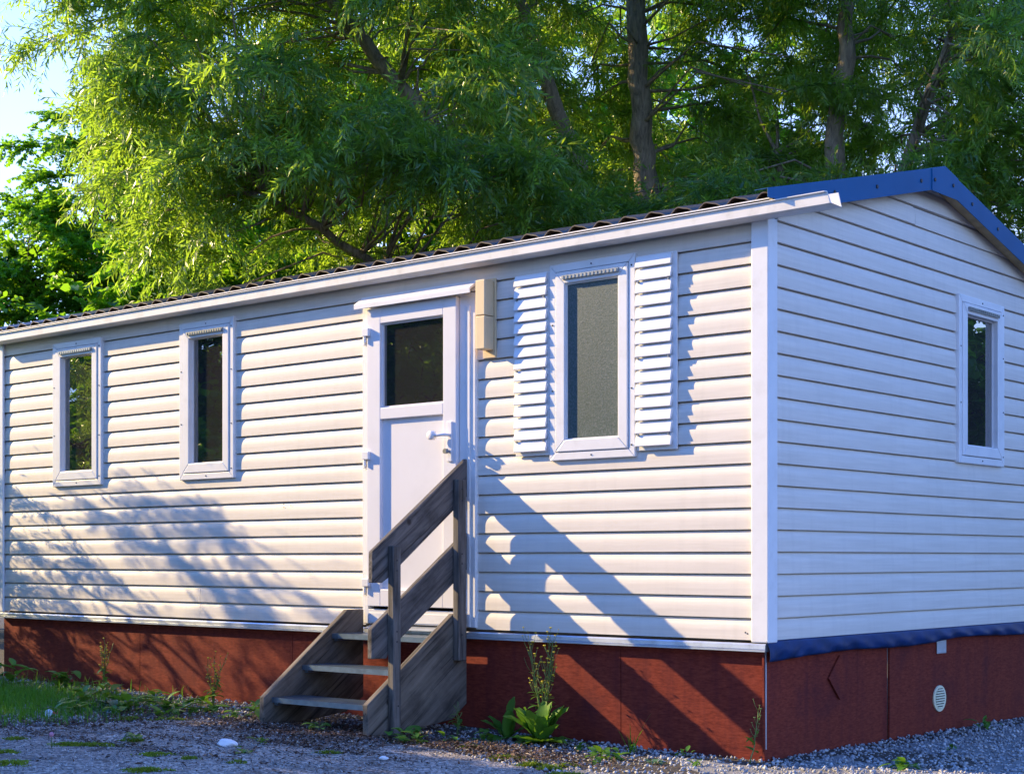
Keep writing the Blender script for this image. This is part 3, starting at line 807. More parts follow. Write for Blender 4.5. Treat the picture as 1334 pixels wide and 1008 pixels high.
def vent():
    mb = MB(); n = 32; c = (2.104, 0.197)
    poly = [(c[0] + 0.088 * math.cos(2 * math.pi * i / n), c[1] + 0.084 * math.sin(2 * math.pi * i / n)) for i in range(n)]
    mb.prism(poly, -0.012, -0.001, 'x'); V = obj('round_vent', mb, M_VENT, GP[2], 0.002)
    for q in range(8):
        z = c[1] - 0.056 + q * 0.016; h = math.sqrt(max(0.0004, 0.066 ** 2 - (z - c[1]) ** 2))
        s = MB(); s.prism([(-0.0008, z + 0.003), (0.005, z - 0.003), (0.005, z - 0.005), (-0.0008, z - 0.004)], 0, 1, 'y')
        s.v = [(x, c[0] - h + y * 2 * h, zz) for (x, y, zz) in s.v]
        # prism 'y' takes (x, z) pairs
        obj('louvre', s, M_VENT, V)
        k = MB(); k.box(-0.0009, -0.0003, c[0] - h, c[0] + h, z + 0.0035, z + 0.0085); obj('slot_shade', k, M_BLACK, V)  # flat black strips stand in for the shade inside the vent openings
vent()
mb = MB(); mb.box(-0.011, -0.004, 2.07, 2.20, 0.484, 0.575); mb.box(-0.0035, 0.0, 2.085, 2.185, 0.49, 0.50); obj('metal_clip', mb, M_ALU, GP[2], 0.002)
mb = MB(); mb.box(-0.0200, -0.0100, 0.0030, 0.0135, -0.1, 0.585); obj('corner_strip', mb, M_ALU, HOME)

# ------------------------------------------------------------------ wall lamp
LP = empty('wall_lamp', (-1.978, -0.001, 2.33))
tag(LP, 'yellowed plastic box lamp mounted on the wall beside the door canopy', 'wall lamp')
mb = MB(); mb.box(-2.032, -1.928, -0.014, -0.0012, 2.332, 2.822); obj('back_plate', mb, M_LAMP, LP, 0.003)
mb = MB(); mb.box(-2.018, -1.940, -0.100, -0.0145, 2.378, 2.583); obj('lower_housing', mb, M_LAMP, LP, 0.006)
mb = MB(); mb.box(-2.018, -1.940, -0.100, -0.0145, 2.586, 2.806); obj('upper_housing', mb, M_LAMP, LP, 0.006)

# ------------------------------------------------------------------ wooden steps
SG = float(asphalt_z(-2.6, -0.85))
ST = empty('wooden_steps', (-2.6, -0.45, 0.03))
tag(ST, 'weathered wooden steps with three metal treads and a handrail below the white door', 'steps')
def board(name, poly, x0, x1, mat, bev=0.006):
    mb = MB(); mb.prism(poly, x0, x1, 'x'); return obj(name, mb, mat, ST, bev)
board('stringer', [(-0.889, 0.030), (-0.889, 0.236), (-0.150, 0.748), (-0.030, 0.752), (-0.030, 0.185), (-0.16, 0.095), (-0.58, 0.055), (-0.74, 0.020)], -2.197, -2.152, M_WOODS)
board('stringer', [(-0.907, 0.030), (-0.900, 0.230), (-0.188, 0.757), (-0.047, 0.755), (-0.047, 0.18), (-0.20, 0.09), (-0.62, 0.05), (-0.74, 0.020)], -3.107, -3.061, M_WOODS)
for zt, yf in ((0.226, -0.842), (0.416, -0.589), (0.606, -0.333)):
    mb = MB(); x0, x1 = -3.0595, -2.1985; d = 0.245
    mb.box(x0, x1, yf, yf + 0.004, zt - 0.032, zt - 0.001); mb.box(x0, x1, yf + d - 0.004, yf + d, zt - 0.032, zt - 0.001)
    mb.box(x0, x0 + 0.004, yf + 0.0042, yf + d - 0.0042, zt - 0.032, zt); mb.box(x1 - 0.004, x1, yf + 0.0042, yf + d - 0.0042, zt - 0.032, zt)
    T = obj('tread', mb, M_GALV, ST)
    g = MB(); n = 44
    for q in range(n):
        x = x0 + 0.012 + q * (x1 - x0 - 0.024) / (n - 1)
        g.box(x - 0.0065, x + 0.0065, yf + 0.0045, yf + d - 0.0045, zt - 0.009, zt - 0.0005)
    for q in range(4):
        y = yf + 0.04 + q * 0.055
        g.box(x0 + 0.0045, x1 - 0.0045, y, y + 0.004, zt - 0.022, zt - 0.0095)
    obj('grating', g, M_GALV, T)
    for bx_ in (x0 + 0.001, x1 - 0.031):
        b_ = MB(); b_.box(bx_, bx_ + 0.030, yf + 0.02, yf + d - 0.02, zt - 0.050, zt - 0.0325); obj('bracket', b_, M_GALV, T)
mb = MB(); mb.box(-2.150, -2.100, -0.728, -0.666, 0.030, 1.166); obj('newel_post', mb, M_WOODZ, ST, 0.006)
mb = MB(); mb.box(-2.150, -2.100, -0.162, -0.092, 0.460, 1.580); obj('newel_post', mb, M_WOODZ, ST, 0.006)
board('handrail', [(-0.849, 0.949), (-0.847, 1.132), (-0.026, 1.716), (-0.026, 1.478), (-0.727, 0.972), (-0.770, 0.948)], -2.192, -2.152, M_WOODX)
board('middle_rail', [(-0.854, 0.502), (-0.854, 0.679), (-0.028, 1.256), (-0.028, 1.022), (-0.70, 0.555), (-0.735, 0.500)], -2.192, -2.152, M_WOODX)
for (y, z) in ((-0.70, 1.08), (-0.70, 1.02), (-0.13, 1.52), (-0.13, 1.45), (-0.70, 0.66), (-0.70, 0.60), (-0.13, 1.12), (-0.13, 1.06), (-0.69, 0.22), (-0.13, 0.62)):
    k = screw_mb((-2.1005, y, z), (1, 0, 0), 0.006, 0.002, 8); obj('screw', k, M_SCREW, ST)
#PART3
# ------------------------------------------------------------------ trees
FWD = np.array([-math.sin(CAM_YAW), math.cos(CAM_YAW)]); RGT = np.array([math.cos(CAM_YAW), math.sin(CAM_YAW)])
def place(px, py, depth):
    """point seen at a photo pixel, at a chosen distance"""
    p = np.array(CAM_POS[:2]) + depth * (FWD + (px - 667) / 2030.65 * RGT)
    return np.array([p[0], p[1], CAM_POS[2] - (py - 726.97) / 2030.65 * depth])
def norm(a):
    return a / np.maximum(1e-9, np.linalg.norm(a, axis=-1, keepdims=True))
def lance_leaves(P, D, N, L, W, tint):
    """narrow folded leaves: base, two shoulders, tip"""
    D = norm(D); S = norm(np.cross(D, N)); N = norm(np.cross(S, D))
    n = len(P); L = L[:, None]; W = W[:, None]
    V = np.empty((n, 4, 3))
    V[:, 0] = P
    V[:, 1] = P + D * L * 0.42 + S * W * 0.5 + N * W * 0.22
    V[:, 2] = P + D * L - N * L * 0.10
    V[:, 3] = P + D * L * 0.42 - S * W * 0.5 + N * W * 0.22
    F = np.arange(n * 4).reshape(n, 4)
    return V.reshape(-1, 3), F, np.repeat(tint, 4)
def broad_leaves(P, D, N, L, W, tint):
    """lobed broad leaves as two four-sided halves folded on the midrib"""
    D = norm(D); S = norm(np.cross(D, N)); N = norm(np.cross(S, D))
    n = len(P); L = L[:, None]; W = W[:, None]
    V = np.empty((n, 6, 3))
    V[:, 0] = P
    V[:, 1] = P + D * L * 0.25 + S * W * 0.46 + N * W * 0.10
    V[:, 2] = P + D * L * 0.62 + S * W * 0.40 + N * W * 0.08
    V[:, 3] = P + D * L - N * L * 0.12
    V[:, 4] = P + D * L * 0.62 - S * W * 0.40 + N * W * 0.08
    V[:, 5] = P + D * L * 0.25 - S * W * 0.46 + N * W * 0.10
    b = np.arange(n)[:, None] * 6
    F = np.concatenate([b + np.array([[0, 1, 2, 3]]), b + np.array([[0, 3, 4, 5]])])
    return V.reshape(-1, 3), F, np.repeat(tint, 6)
def join(parts):
    V, F, T, o = [], [], [], 0
    for v, f, t in parts:
        V.append(v); F.append(f + o); T.append(t); o += len(v)
    return np.concatenate(V), np.concatenate(F), np.concatenate(T)
def stem_quads(pts, r0, r1, tint=0.0):
    k = len(pts); pts = np.asarray(pts); V = []
    for i, p in enumerate(pts):
        r = r0 + (r1 - r0) * i / (k - 1)
        d = norm((pts[min(i + 1, k - 1)] - pts[max(i - 1, 0)])[None])[0]
        a = norm(np.cross(d, [0.3, 0.2, 0.93])[None])[0]; b = np.cross(d, a)
        for j in range(3):
            t = 2 * np.pi * j / 3; V.append(p + r * (a * np.cos(t) + b * np.sin(t)))
    F = [(i * 3 + j, i * 3 + (j + 1) % 3, i * 3 + 3 + (j + 1) % 3, i * 3 + 3 + j) for i in range(k - 1) for j in range(3)]
    return np.array(V), np.array(F), np.full(len(V), tint)
def willow_spray(seed, ntw=40):
    r = np.random.default_rng(seed); parts = []
    Ls = r.uniform(0.6, 0.85)
    stem = np.array([(Ls * t, 0.05 * math.sin(3 * t + seed), 0.22 * t - 0.45 * t * t) for t in np.linspace(0, 1, 7)])
    parts.append(stem_quads(stem, 0.010, 0.004))
    for k in range(ntw):
        t = r.uniform(0.08, 1.0); p = np.array([np.interp(t, np.linspace(0, 1, 7), stem[:, i]) for i in range(3)])
        az = r.normal(0, 1.15); d = np.array([math.cos(az), math.sin(az), r.uniform(-0.6, 0.9)]); d /= np.linalg.norm(d)
        ln = r.uniform(0.28, 0.62); st = 0.021; n = int(ln / st); pts = [p]
        droop = r.uniform(0.015, 0.085)
        for i in range(n):
            d = d + np.array([0, 0, -droop]) + r.normal(0, 0.035, 3); d /= np.linalg.norm(d)
            p = p + d * st; pts.append(p)
        pts = np.array(pts); parts.append(stem_quads(pts[::5] if len(pts) > 10 else pts, 0.0030, 0.0012))
        sel = np.arange(3, len(pts) - 1); P = pts[sel]; T = norm(pts[sel + 1] - pts[sel - 1])
        side = norm(np.cross(T, r.normal(0, 1, (len(sel), 3)))) 
        sgn = np.where(np.arange(len(sel)) % 2 == 0, 1.0, -1.0)[:, None]
        s0 = norm(np.cross(T, np.tile(r.normal(0, 1, 3), (len(sel), 1))))
        D = T * 0.75 + (s0 * sgn * 0.8 + side * 0.5) + np.array([0, 0, -0.25])
        N = norm(np.cross(D, s0)) * 0.5 + r.normal(0, 0.55, (len(sel), 3)) + np.array([0, 0, 0.5])
        L = r.uniform(0.075, 0.125, len(sel)) * np.interp(sel / len(pts), [0, 0.7, 1], [1, 1, 0.55])
        W = L * r.uniform(0.15, 0.20, len(sel))
        tint = np.clip(r.normal(0.45, 0.28) + r.normal(0, 0.2, len(sel)), 0, 1)
        parts.append(lance_leaves(P, D, N, L, W, tint))
    V, F, T = join(parts)
    return np_mesh('leafy_branch', V, F, T, M_WILLOW)
def broad_spray(seed, mat, size=0.085, ntw=17):
    r = np.random.default_rng(seed); parts = []
    Ls = r.uniform(0.55, 0.8)
    stem = np.array([(Ls * t, 0.06 * math.sin(3 * t + seed), 0.12 * t - 0.16 * t * t) for t in np.linspace(0, 1, 6)])
    parts.append(stem_quads(stem, 0.010, 0.004))
    for k in range(ntw):
        t = r.uniform(0.1, 1.0); p = np.array([np.interp(t, np.linspace(0, 1, 6), stem[:, i]) for i in range(3)])
        az = r.normal(0, 1.1); d = np.array([math.cos(az), math.sin(az), r.normal(0.05, 0.33)]); d /= np.linalg.norm(d)
        ln = r.uniform(0.2, 0.5); n = int(ln / 0.035); pts = [p]
        for i in range(n):
            d = d + np.array([0, 0, -0.03]) + r.normal(0, 0.07, 3); d /= np.linalg.norm(d); p = p + d * 0.035; pts.append(p)
        pts = np.array(pts); parts.append(stem_quads(pts[::3] if len(pts) > 6 else pts, 0.003, 0.0012))
        sel = np.repeat(np.arange(1, len(pts) - 1), 2)
        P = pts[sel]; T = norm(pts[sel + 1] - pts[sel - 1])
        side = norm(np.cross(T, np.array([0, 0, 1.0])))
        sgn = np.where(np.arange(len(sel)) % 2 == 0, 1.0, -1.0)[:, None]
        D = T * 0.6 + side * sgn * 0.9 + r.normal(0, 0.3, (len(sel), 3)) + np.array([0, 0, -0.15])
        N = np.array([0, 0, 1.0]) + r.normal(0, 0.42, (len(sel), 3))
        L = r.uniform(0.7, 1.2, len(sel)) * size; W = L * r.uniform(0.75, 1.0, len(sel))
        tint = np.clip(r.normal(0.5, 0.22) + r.normal(0, 0.16, len(sel)), 0, 1)
        parts.append(broad_leaves(P, D, N, L, W, tint))
    V, F, T = join(parts)
    return np_mesh('leafy_branch', V, F, T, mat)
WSP = [willow_spray(100 + i) for i in range(9)]
BSP = [broad_spray(200 + i, M_MAPLE) for i in range(7)]
FSP = [broad_spray(240 + i, M_MAPLE, 0.060, 30) for i in range(6)]

HOMEBOX = (HL - 0.3, 0.5, -0.5, HW + 0.3)
def spread(n, gen, dmin, r, tries=60):
    pts = np.zeros((0, 3))
    for _ in range(n):
        for _t in range(tries):
            p = gen(r)
            if p is None: continue
            if len(pts) == 0 or np.min(np.sum((pts - p) ** 2, 1)) > dmin * dmin:
                pts = np.vstack([pts, p]); break
    return pts
def build_tree(name, label, cat, base, limbs, lobes, n, sprays, bark, seed, dmin=0.55, droop=0.9, scale=(0.85, 1.3), keepclear=(), group=None, filler=None, twig_r=0.018):
    """limbs: list of (points, radii); lobes: ellipsoids (cx,cy,cz,rx,ry,rz,weight) that make the crown's outline"""
    r = np.random.default_rng(seed)
    T = empty(name, tuple(base)); tag(T, label, cat, group)
    mb = MB()
    allp = []
    for pts, rads in limbs:
        P = np.array(pts); k = len(P)
        tt = np.linspace(0, k - 1, (k - 1) * 5 + 1)
        Q = np.stack([np.interp(tt, np.arange(k), P[:, i]) for i in range(3)], 1)
        Rr = np.interp(tt, np.arange(k), rads)
        # smooth and roughen
        for _ in range(2): Q[1:-1] = (Q[:-2] + 2 * Q[1:-1] + Q[2:]) / 4
        Q[1:-1] += r.normal(0, 0.02, Q[1:-1].shape)
        mb.tube([tuple(q) for q in Q], list(Rr * r.uniform(0.94, 1.06, len(Rr))), 9)
        allp.append(Q)
    LP_ = np.concatenate(allp)
    lob = np.array([l[:6] for l in lobes]); w = np.array([l[6] for l in lobes], float); w /= w.sum()
    def gen(r):
        l = lob[r.choice(len(lob), p=w)]
        u = r.normal(0, 1, 3); u /= np.linalg.norm(u)
        rad = r.uniform(0.25, 1.0) ** 0.55
        p = l[:3] + u * l[3:] * rad
        if p[2] < base[2] + 0.5: return None
        if HOMEBOX[0] < p[0] < HOMEBOX[1] and HOMEBOX[2] < p[1] < HOMEBOX[3] and p[2] < 3.75 + droop: return None
        for a, ax, rc in keepclear:                         # keep a window open on a limb
            d = p - a; t = d @ ax
            if 0.0 < t < 7.0 and np.linalg.norm(d - t * ax) < rc - 0.03 * t: return None
        return p
    pts = spread(n, gen, dmin, r)
    # boughs from the limbs to the sprays
    bo = MB()
    for p in pts:
        i = np.argmin(np.sum((LP_ - p) ** 2, 1) + np.where(LP_[:, 2] < p[2] + 0.3, 0, 2.5)); q = LP_[i]
        m = (p + q) / 2 + r.normal(0, 0.12, 3) + np.array([0, 0, 0.12 * np.linalg.norm(p - q)])
        c = [tuple(q), tuple((q + m) / 2 + r.normal(0, 0.04, 3)), tuple(m), tuple((m + p) / 2), tuple(p)]
        dl = np.linalg.norm(p - q)
        bo.tube(c, [twig_r * (0.6 + 0.4 * dl), twig_r * 0.8, twig_r * 0.65, twig_r * 0.5, 0.008], 4, False)
    TR = obj('trunk', mb, bark, T, 0, True)
    obj('boughs', bo, bark, T, 0, True)
    # crown: fine inner twigs with leaves, then the leafy branches hanging from it
    cx = np.average(lob[:, :3], axis=0, weights=w)
    fp = pts[r.integers(0, len(pts), len(pts) * 8)] * 0.9 + cx * 0.1 + r.normal(0, 0.35, (len(pts) * 8, 3))
    keep = ~((fp[:, 0] > HOMEBOX[0]) & (fp[:, 0] < HOMEBOX[1]) & (fp[:, 1] > HOMEBOX[2]) & (fp[:, 1] < HOMEBOX[3]) & (fp[:, 2] < 3.9))
    for a, ax, rc in keepclear:
        d = fp - a; t = d @ ax
        keep &= ~((t > 0) & (np.linalg.norm(d - t[:, None] * ax, axis=1) < 0.4))
    fp = fp[keep]; m_ = len(fp)
    fn = lance_leaves if filler is None else broad_leaves
    L = r.uniform(0.07, 0.12, m_)
    D = r.normal(0, 1, (m_, 3)) + np.array([0, 0, -0.8]); N = r.normal(0, 1, (m_, 3))
    V, F, tn = fn(fp - np.array(base), D, N, L, L * (0.2 if filler is None else 0.85), np.clip(r.normal(0.45, 0.2, m_), 0, 1))
    CR = np_obj('crown', np_mesh('crown', V, F, tn, sprays[0].materials[0]), T); CR['kind'] = 'stuff'
    for i, p in enumerate(pts):
        o = bpy.data.objects.new('leafy_branch', sprays[i % len(sprays)]); COL.objects.link(o)
        o.parent = CR; o.location = tuple(p - np.array(base))
        out = p[:2] - cx[:2]
        az = math.atan2(out[1], out[0]) + r.normal(0, 0.8)
        s = r.uniform(*scale)
        o.rotation_euler = (r.normal(0, 0.12), r.normal(0, 0.16), az); o.scale = (s, s, s * r.uniform(0.9, 1.2))
    return T

def L3(lst): return [place(*p) for p in lst]
# large willow: three limbs fan out from one base
WB = place(800, 800, 18.2); WB[2] = 0.03
l1 = [WB, place(770, 520, 18.1), place(690, 330, 17.6), place(590, 195, 17.1), place(505, 92, 16.8), place(430, 0, 16.5), place(360, -110, 16.2)]
l2 = [WB, place(790, 420, 18.2), place(768, 270, 18.0), place(742, 185, 17.8), place(706, 95, 17.5), place(682, 20, 17.3), place(650, -130, 17.0)]
l3 = [WB, place(850, 480, 18.3), place(846, 300, 18.2), place(840, 200, 18.1), place(832, 105, 18.0), place(827, 0, 18.0), place(815, -160, 18.0)]
l4 = [WB, place(740, 600, 17.6), place(600, 420, 16.6), place(470, 330, 16.0), place(340, 250, 15.6)]
limbsA = [(l1, [0.24, 0.17, 0.125, 0.10, 0.078, 0.065, 0.04]), (l2, [0.24, 0.15, 0.11, 0.095, 0.085, 0.07, 0.04]),
          (l3, [0.30, 0.20, 0.16, 0.135, 0.12, 0.11, 0.06]), (l4, [0.12, 0.09, 0.07, 0.05, 0.03])]
clear = []
for a, rc in ((place(735, 165, 17.7), .6), (place(700, 80, 17.5), .75), (place(837, 150, 18.0), 1.0), (place(832, 105, 18.0), 1.35), (place(829, 50, 18.0), 1.35), (place(827, 0, 18.0), 1.3),
              (place(480, 62, 16.75), .8), (place(440, 12, 16.5), .8)):
    ax = np.array(CAM_POS) - a; clear.append((a, ax / np.linalg.norm(ax), rc))
def lobe(px, py, dep, rl, rd, rz, w):
    c = place(px, py, dep); r_ = max(rl, rd)
    return (c[0], c[1], c[2], rl, rd, rz, w)
lobesA = [lobe(420, 60, 16.2, 1.9, 1.9, 1.8, 3.0), lobe(255, 70, 15.7, 0.75, 0.9, 1.3, 1.2), lobe(300, 200, 15.4, 0.75, 0.9, 0.9, 0.9), lobe(370, 260, 15.5, 1.2, 1.3, 1.0, 1.6), lobe(560, 170, 15.8, 1.9, 1.9, 1.6, 2.6),
          lobe(800, 140, 17.6, 2.3, 2.4, 2.2, 3.4), lobe(700, -80, 17.0, 2.6, 2.6, 1.3, 2.0), lobe(470, -120, 16.5, 2.3, 2.3, 1.1, 1.6), lobe(620, 290, 16.6, 1.8, 1.8, 0.9, 1.3), lobe(215, -10, 15.8, 0.7, 0.8, 0.5, 0.5), lobe(175, 45, 15.5, 0.3, 0.35, 0.4, 0.2), lobe(660, 120, 16.0, 1.0, 1.0, 1.0, 1.0), lobe(830, 262, 15.6, 0.9, 0.9, 0.3, 0.7), lobe(560, 235, 15.0, 0.9, 0.9, 0.5, 0.7), lobe(110, 25, 15.5, 0.3, 0.35, 0.35, 0.3)]
build_tree('willow_tree', 'huge spreading willow with pale leaning limbs growing behind the mobile home', 'tree', WB, limbsA, lobesA, 375, WSP, M_BARK, 21, 0.44, keepclear=clear)
WB2 = place(1070, 800, 16.6); WB2[2] = 0.0
m1 = [WB2, place(1078, 420, 16.6), place(1083, 250, 16.5), place(1092, 120, 16.4), place(1108, 20, 16.3), place(1125, -120, 16.2)]
m2 = [WB2, place(1120, 480, 16.4), place(1165, 260, 16.1), place(1215, 110, 15.8), place(1275, -40, 15.6)]
m3 = [WB2, place(1050, 480, 16.8), place(1035, 360, 17.0), place(1025, 290, 17.0), place(1018, 240, 17.0), place(1012, 200, 17.0)]
clear2 = list(clear)
for a in (place(1090, 150, 16.4), place(1098, 80, 16.35), place(1108, 15, 16.3)):
    ax = np.array(CAM_POS) - a; clear2.append((a, ax / np.linalg.norm(ax), .8))
lobesB = [lobe(1010, 90, 16.6, 1.8, 1.9, 2.2, 2.4), lobe(1240, 100, 15.2, 1.5, 1.6, 1.8, 2.4), lobe(1090, 250, 16.2, 1.7, 1.7, 0.8, 1.3), lobe(1340, 230, 15.0, 1.0, 1.2, 1.3, 1.4), lobe(1130, -90, 16.2, 2.4, 2.4, 1.2, 1.6), lobe(920, 230, 17.2, 1.3, 1.4, 0.8, 1.0), lobe(1190, 230, 15.6, 0.8, 0.8, 0.6, 0.8), lobe(1080, 235, 15.2, 0.7, 0.7, 0.3, 0.6)]
build_tree('willow_tree', 'darker willow with blue sky glinting through, behind the blue-trimmed gable', 'tree', WB2, [(m1, [0.20, 0.13, 0.11, 0.095, 0.08, 0.05]), (m2, [0.16, 0.09, 0.07, 0.055, 0.03]), (m3, [0.16, 0.09, 0.07, 0.06, 0.05, 0.03])], lobesB, 220, WSP, M_BARK, 22, 0.47, keepclear=clear2)

def simple_tree(name, label, cat, base, h, lobes, n, seed, sprays=BSP, bark=M_BARKD, dmin=0.5, scale=(0.9, 1.5), group=None, r0=0.12, filler=True):
    base = np.array(base, float); r = np.random.default_rng(seed); limbs = []
    top = base + np.array([r.normal(0, .2), r.normal(0, .2), h * 0.75])
    limbs.append(([base, base * 0.65 + top * 0.35 + r.normal(0, .08, 3), base * 0.3 + top * 0.7 + r.normal(0, .1, 3), top], [r0, r0 * 0.8, r0 * 0.5, r0 * 0.2]))
    for l in lobes[:7]:
        s = base + (top - base) * r.uniform(0.25, 0.6); e = np.array(l[:3])
        limbs.append(([s, (s + e) / 2 + np.array([0, 0, 0.2]), e], [r0 * 0.5, r0 * 0.32, r0 * 0.12]))
    return build_tree(name, label, cat, base, limbs, lobes, n, sprays, bark, seed, dmin, 0.3, scale, (), group, filler)
def rlobes(c, R, k, r, lo=0.35, hi=0.6):
    """a crown made of several uneven lobes inside radius R (rx, ry, rz)"""
    out = []
    for _ in range(k):
        u = r.normal(0, 1, 3); u /= np.linalg.norm(u)
        p = np.array(c) + u * np.array(R) * r.uniform(0.35, 0.72)
        s = r.uniform(lo, hi)
        out.append((p[0], p[1], p[2], R[0] * s, R[1] * s, R[2] * s * 0.8, s ** 2))
    return out
rr_ = np.random.default_rng(77)
c = place(105, 300, 23.5); b = c.copy(); b[2] = 0.06
lob = [lobe(150, 190, 23.5, 0.8, 0.8, 0.65, 1.0), lobe(125, 215, 23.3, 0.6, 0.7, 0.35, .6), lobe(95, 300, 23.3, 0.9, 1.0, 0.5, 1.0), lobe(175, 240, 23.8, 1.0, 1.1, 1.0, 1.2), lobe(45, 365, 23.2, 0.9, 1.0, 0.45, .9), lobe(110, 350, 23.2, 1.2, 1.2, 0.7, 1.2), lobe(200, 340, 23.5, 1.1, 1.1, 0.8, 1.0), lobe(20, 420, 23, 1.2, 1.2, 0.7, .9)]
simple_tree('broadleaf_tree', 'bright green broad-leaved tree against the open sky beyond the far end of the home', 'tree', b, 6.0, lob, 220, 31, sprays=FSP, dmin=0.34, scale=(0.75, 1.25))
for i, (px, dep, top, w_, lab) in enumerate(((330, 22.5, 300, 1.9, 'leafy green bush under the drooping willow, seen over the low end of the roof'),
                                        (520, 24, 70, 2.3, 'dense bush filling the shade behind the leaning willow limb'),
                                        (740, 25, -10, 2.7, 'shaded bush between the two pale willow trunks'),
                                        (960, 24.5, 10, 2.5, 'dark bush behind the darker willow'),
                                        (-60, 21.0, 400, 1.6, 'green bush standing left of the bright broad-leaved tree'))):
    b = place(px, 700, dep); b[2] = 0.05
    zt = place(px, top, dep)[2]
    simple_tree('tall_bush', lab, 'bush', b, zt * 0.8, rlobes((b[0], b[1], zt * 0.55), (w_, w_, zt * 0.48), 12, rr_), 200, 40 + i, dmin=0.42, scale=(1.0, 1.6), group='bushes behind the mobile home', r0=0.08)
#PART4
# trees beside and behind the photographer: they shade the ground and show in the panes
def at_sun(s, w):
    """s metres towards the sun, w metres square to it, from the home's corner"""
    h = Vector((TO_SUN.x, TO_SUN.y, 0)).normalized()
    return np.array([h.x * s + h.y * w * 1.0, h.y * s - h.x * w * 1.0, 0.05])
G_OFF = 'trees in front of the mobile home'
r5 = np.random.default_rng(501)
b = at_sun(12.0, -1.5)
def sl(s_, w_, z_, a_, b_, c_, q_):
    p = at_sun(s_, w_); return (p[0], p[1], z_, a_, b_, c_, q_)
simple_tree('broadleaf_tree', 'tall dense tree on the sunny side, shading the asphalt before the steps', 'tree', b, 7.5,
            [sl(12, -1.2, 1.8, 1.1, 1.1, 1.3, 1.3), sl(12.4, -1.9, 3.6, 1.2, 1.2, 1.2, 1.5), sl(11.8, -2.9, 5.6, 1.1, 1.1, 1.4, 1.3), sl(12, -3.0, 7.2, 1.0, 1.0, 1.1, .8), sl(12.4, -3.0, 4.0, 1.1, 1.1, 1.8, 1.0), sl(11.6, -2.8, 2.0, 1.0, 1.0, 1.5, .9)], 260, 61, dmin=0.36, scale=(1.2, 1.6), r0=0.16)
b2 = np.array([-8.6, -8.6, 0.05])
simple_tree('broadleaf_tree', 'round dark tree across the asphalt from the entrance door', 'tree', b2, 6.0, rlobes((b2[0], b2[1], 3.4), (2.8, 2.8, 3.2), 12, r5), 110, 62, dmin=0.6, scale=(1.2, 1.8))
for i, (tx, ty, hh, lab) in enumerate(((-2.5, -14.5, 8.5, 'unseen tall tree added across the yard opposite the shuttered window'), (3.5, -16.0, 9.5, 'unseen tall tree added behind the open yard opposite the corner of the home'), (-14.5, -12.5, 8.0, 'unseen tall tree added at the far side of the yard beyond the round dark tree'))):
    simple_tree('broadleaf_tree', lab, 'tree', (tx, ty, 0.0), hh, rlobes((tx, ty, hh * .55), (3.4, 3.4, hh * .47), 14, r5), 170, 160 + i, dmin=0.7, scale=(1.6, 2.3), group='added trees across the yard')  # unseen row, added to cut the sky light on the front wall
b3 = np.array([5.6, 9.8, 0.0])
simple_tree('broadleaf_tree', 'leafy tree beyond the gravel facing the gable window', 'tree', b3, 5.5, rlobes((b3[0], b3[1], 3.2), (2.6, 2.6, 3.2), 14, np.random.default_rng(9)), 300, 63, dmin=0.38, scale=(1.2, 1.8))
b4 = at_sun(8.4, 1.25)
simple_tree('young_tree', 'airy young tree beyond the far corner, dappling the lower siding', 'tree', b4, 2.9,
            [sl(8.4, 1.2, 2.75, .35, .35, .40, 1.0), sl(8.3, .98, 2.2, .35, .35, .45, .9), sl(8.4, 1.55, 1.95, .4, .4, .40, .7), sl(8.2, 1.3, 1.3, .55, .55, .5, .9), sl(8.2, 1.8, 1.2, .4, .4, .5, .6)], 26, 64, sprays=WSP, dmin=0.24, scale=(0.40, 0.62), r0=0.035, filler=None)
b6 = at_sun(10.0, 0.15)
simple_tree('shrub', 'dense rounded shrub beyond the grass, keeping the far asphalt in shade', 'shrub', b6, 2.6,
            [sl(10, .25, 1.7, .8, .8, 1.0, 1.0), sl(9.4, -.4, 1.4, .8, .8, 1.0, 1.0), sl(10.4, -.9, 2.0, .9, .9, 1.1, 1.0), sl(9.8, .55, .9, .7, .7, .7, .7)], 90, 66, dmin=0.26, scale=(0.8, 1.2), r0=0.05)
b5 = np.array([-8.75, -0.62, 0.07])
simple_tree('shrub', 'small narrow-leaved shrub at the far end of the skirting', 'shrub', b5, 1.4, [(b5[0], b5[1], 1.05, 0.38, 0.3, 0.45, 1.0), (b5[0] - .1, b5[1] - .35, 0.6, 0.4, 0.35, 0.5, 1.0)], 10, 65, sprays=WSP, dmin=0.2, scale=(0.5, 0.7), r0=0.03, filler=None)

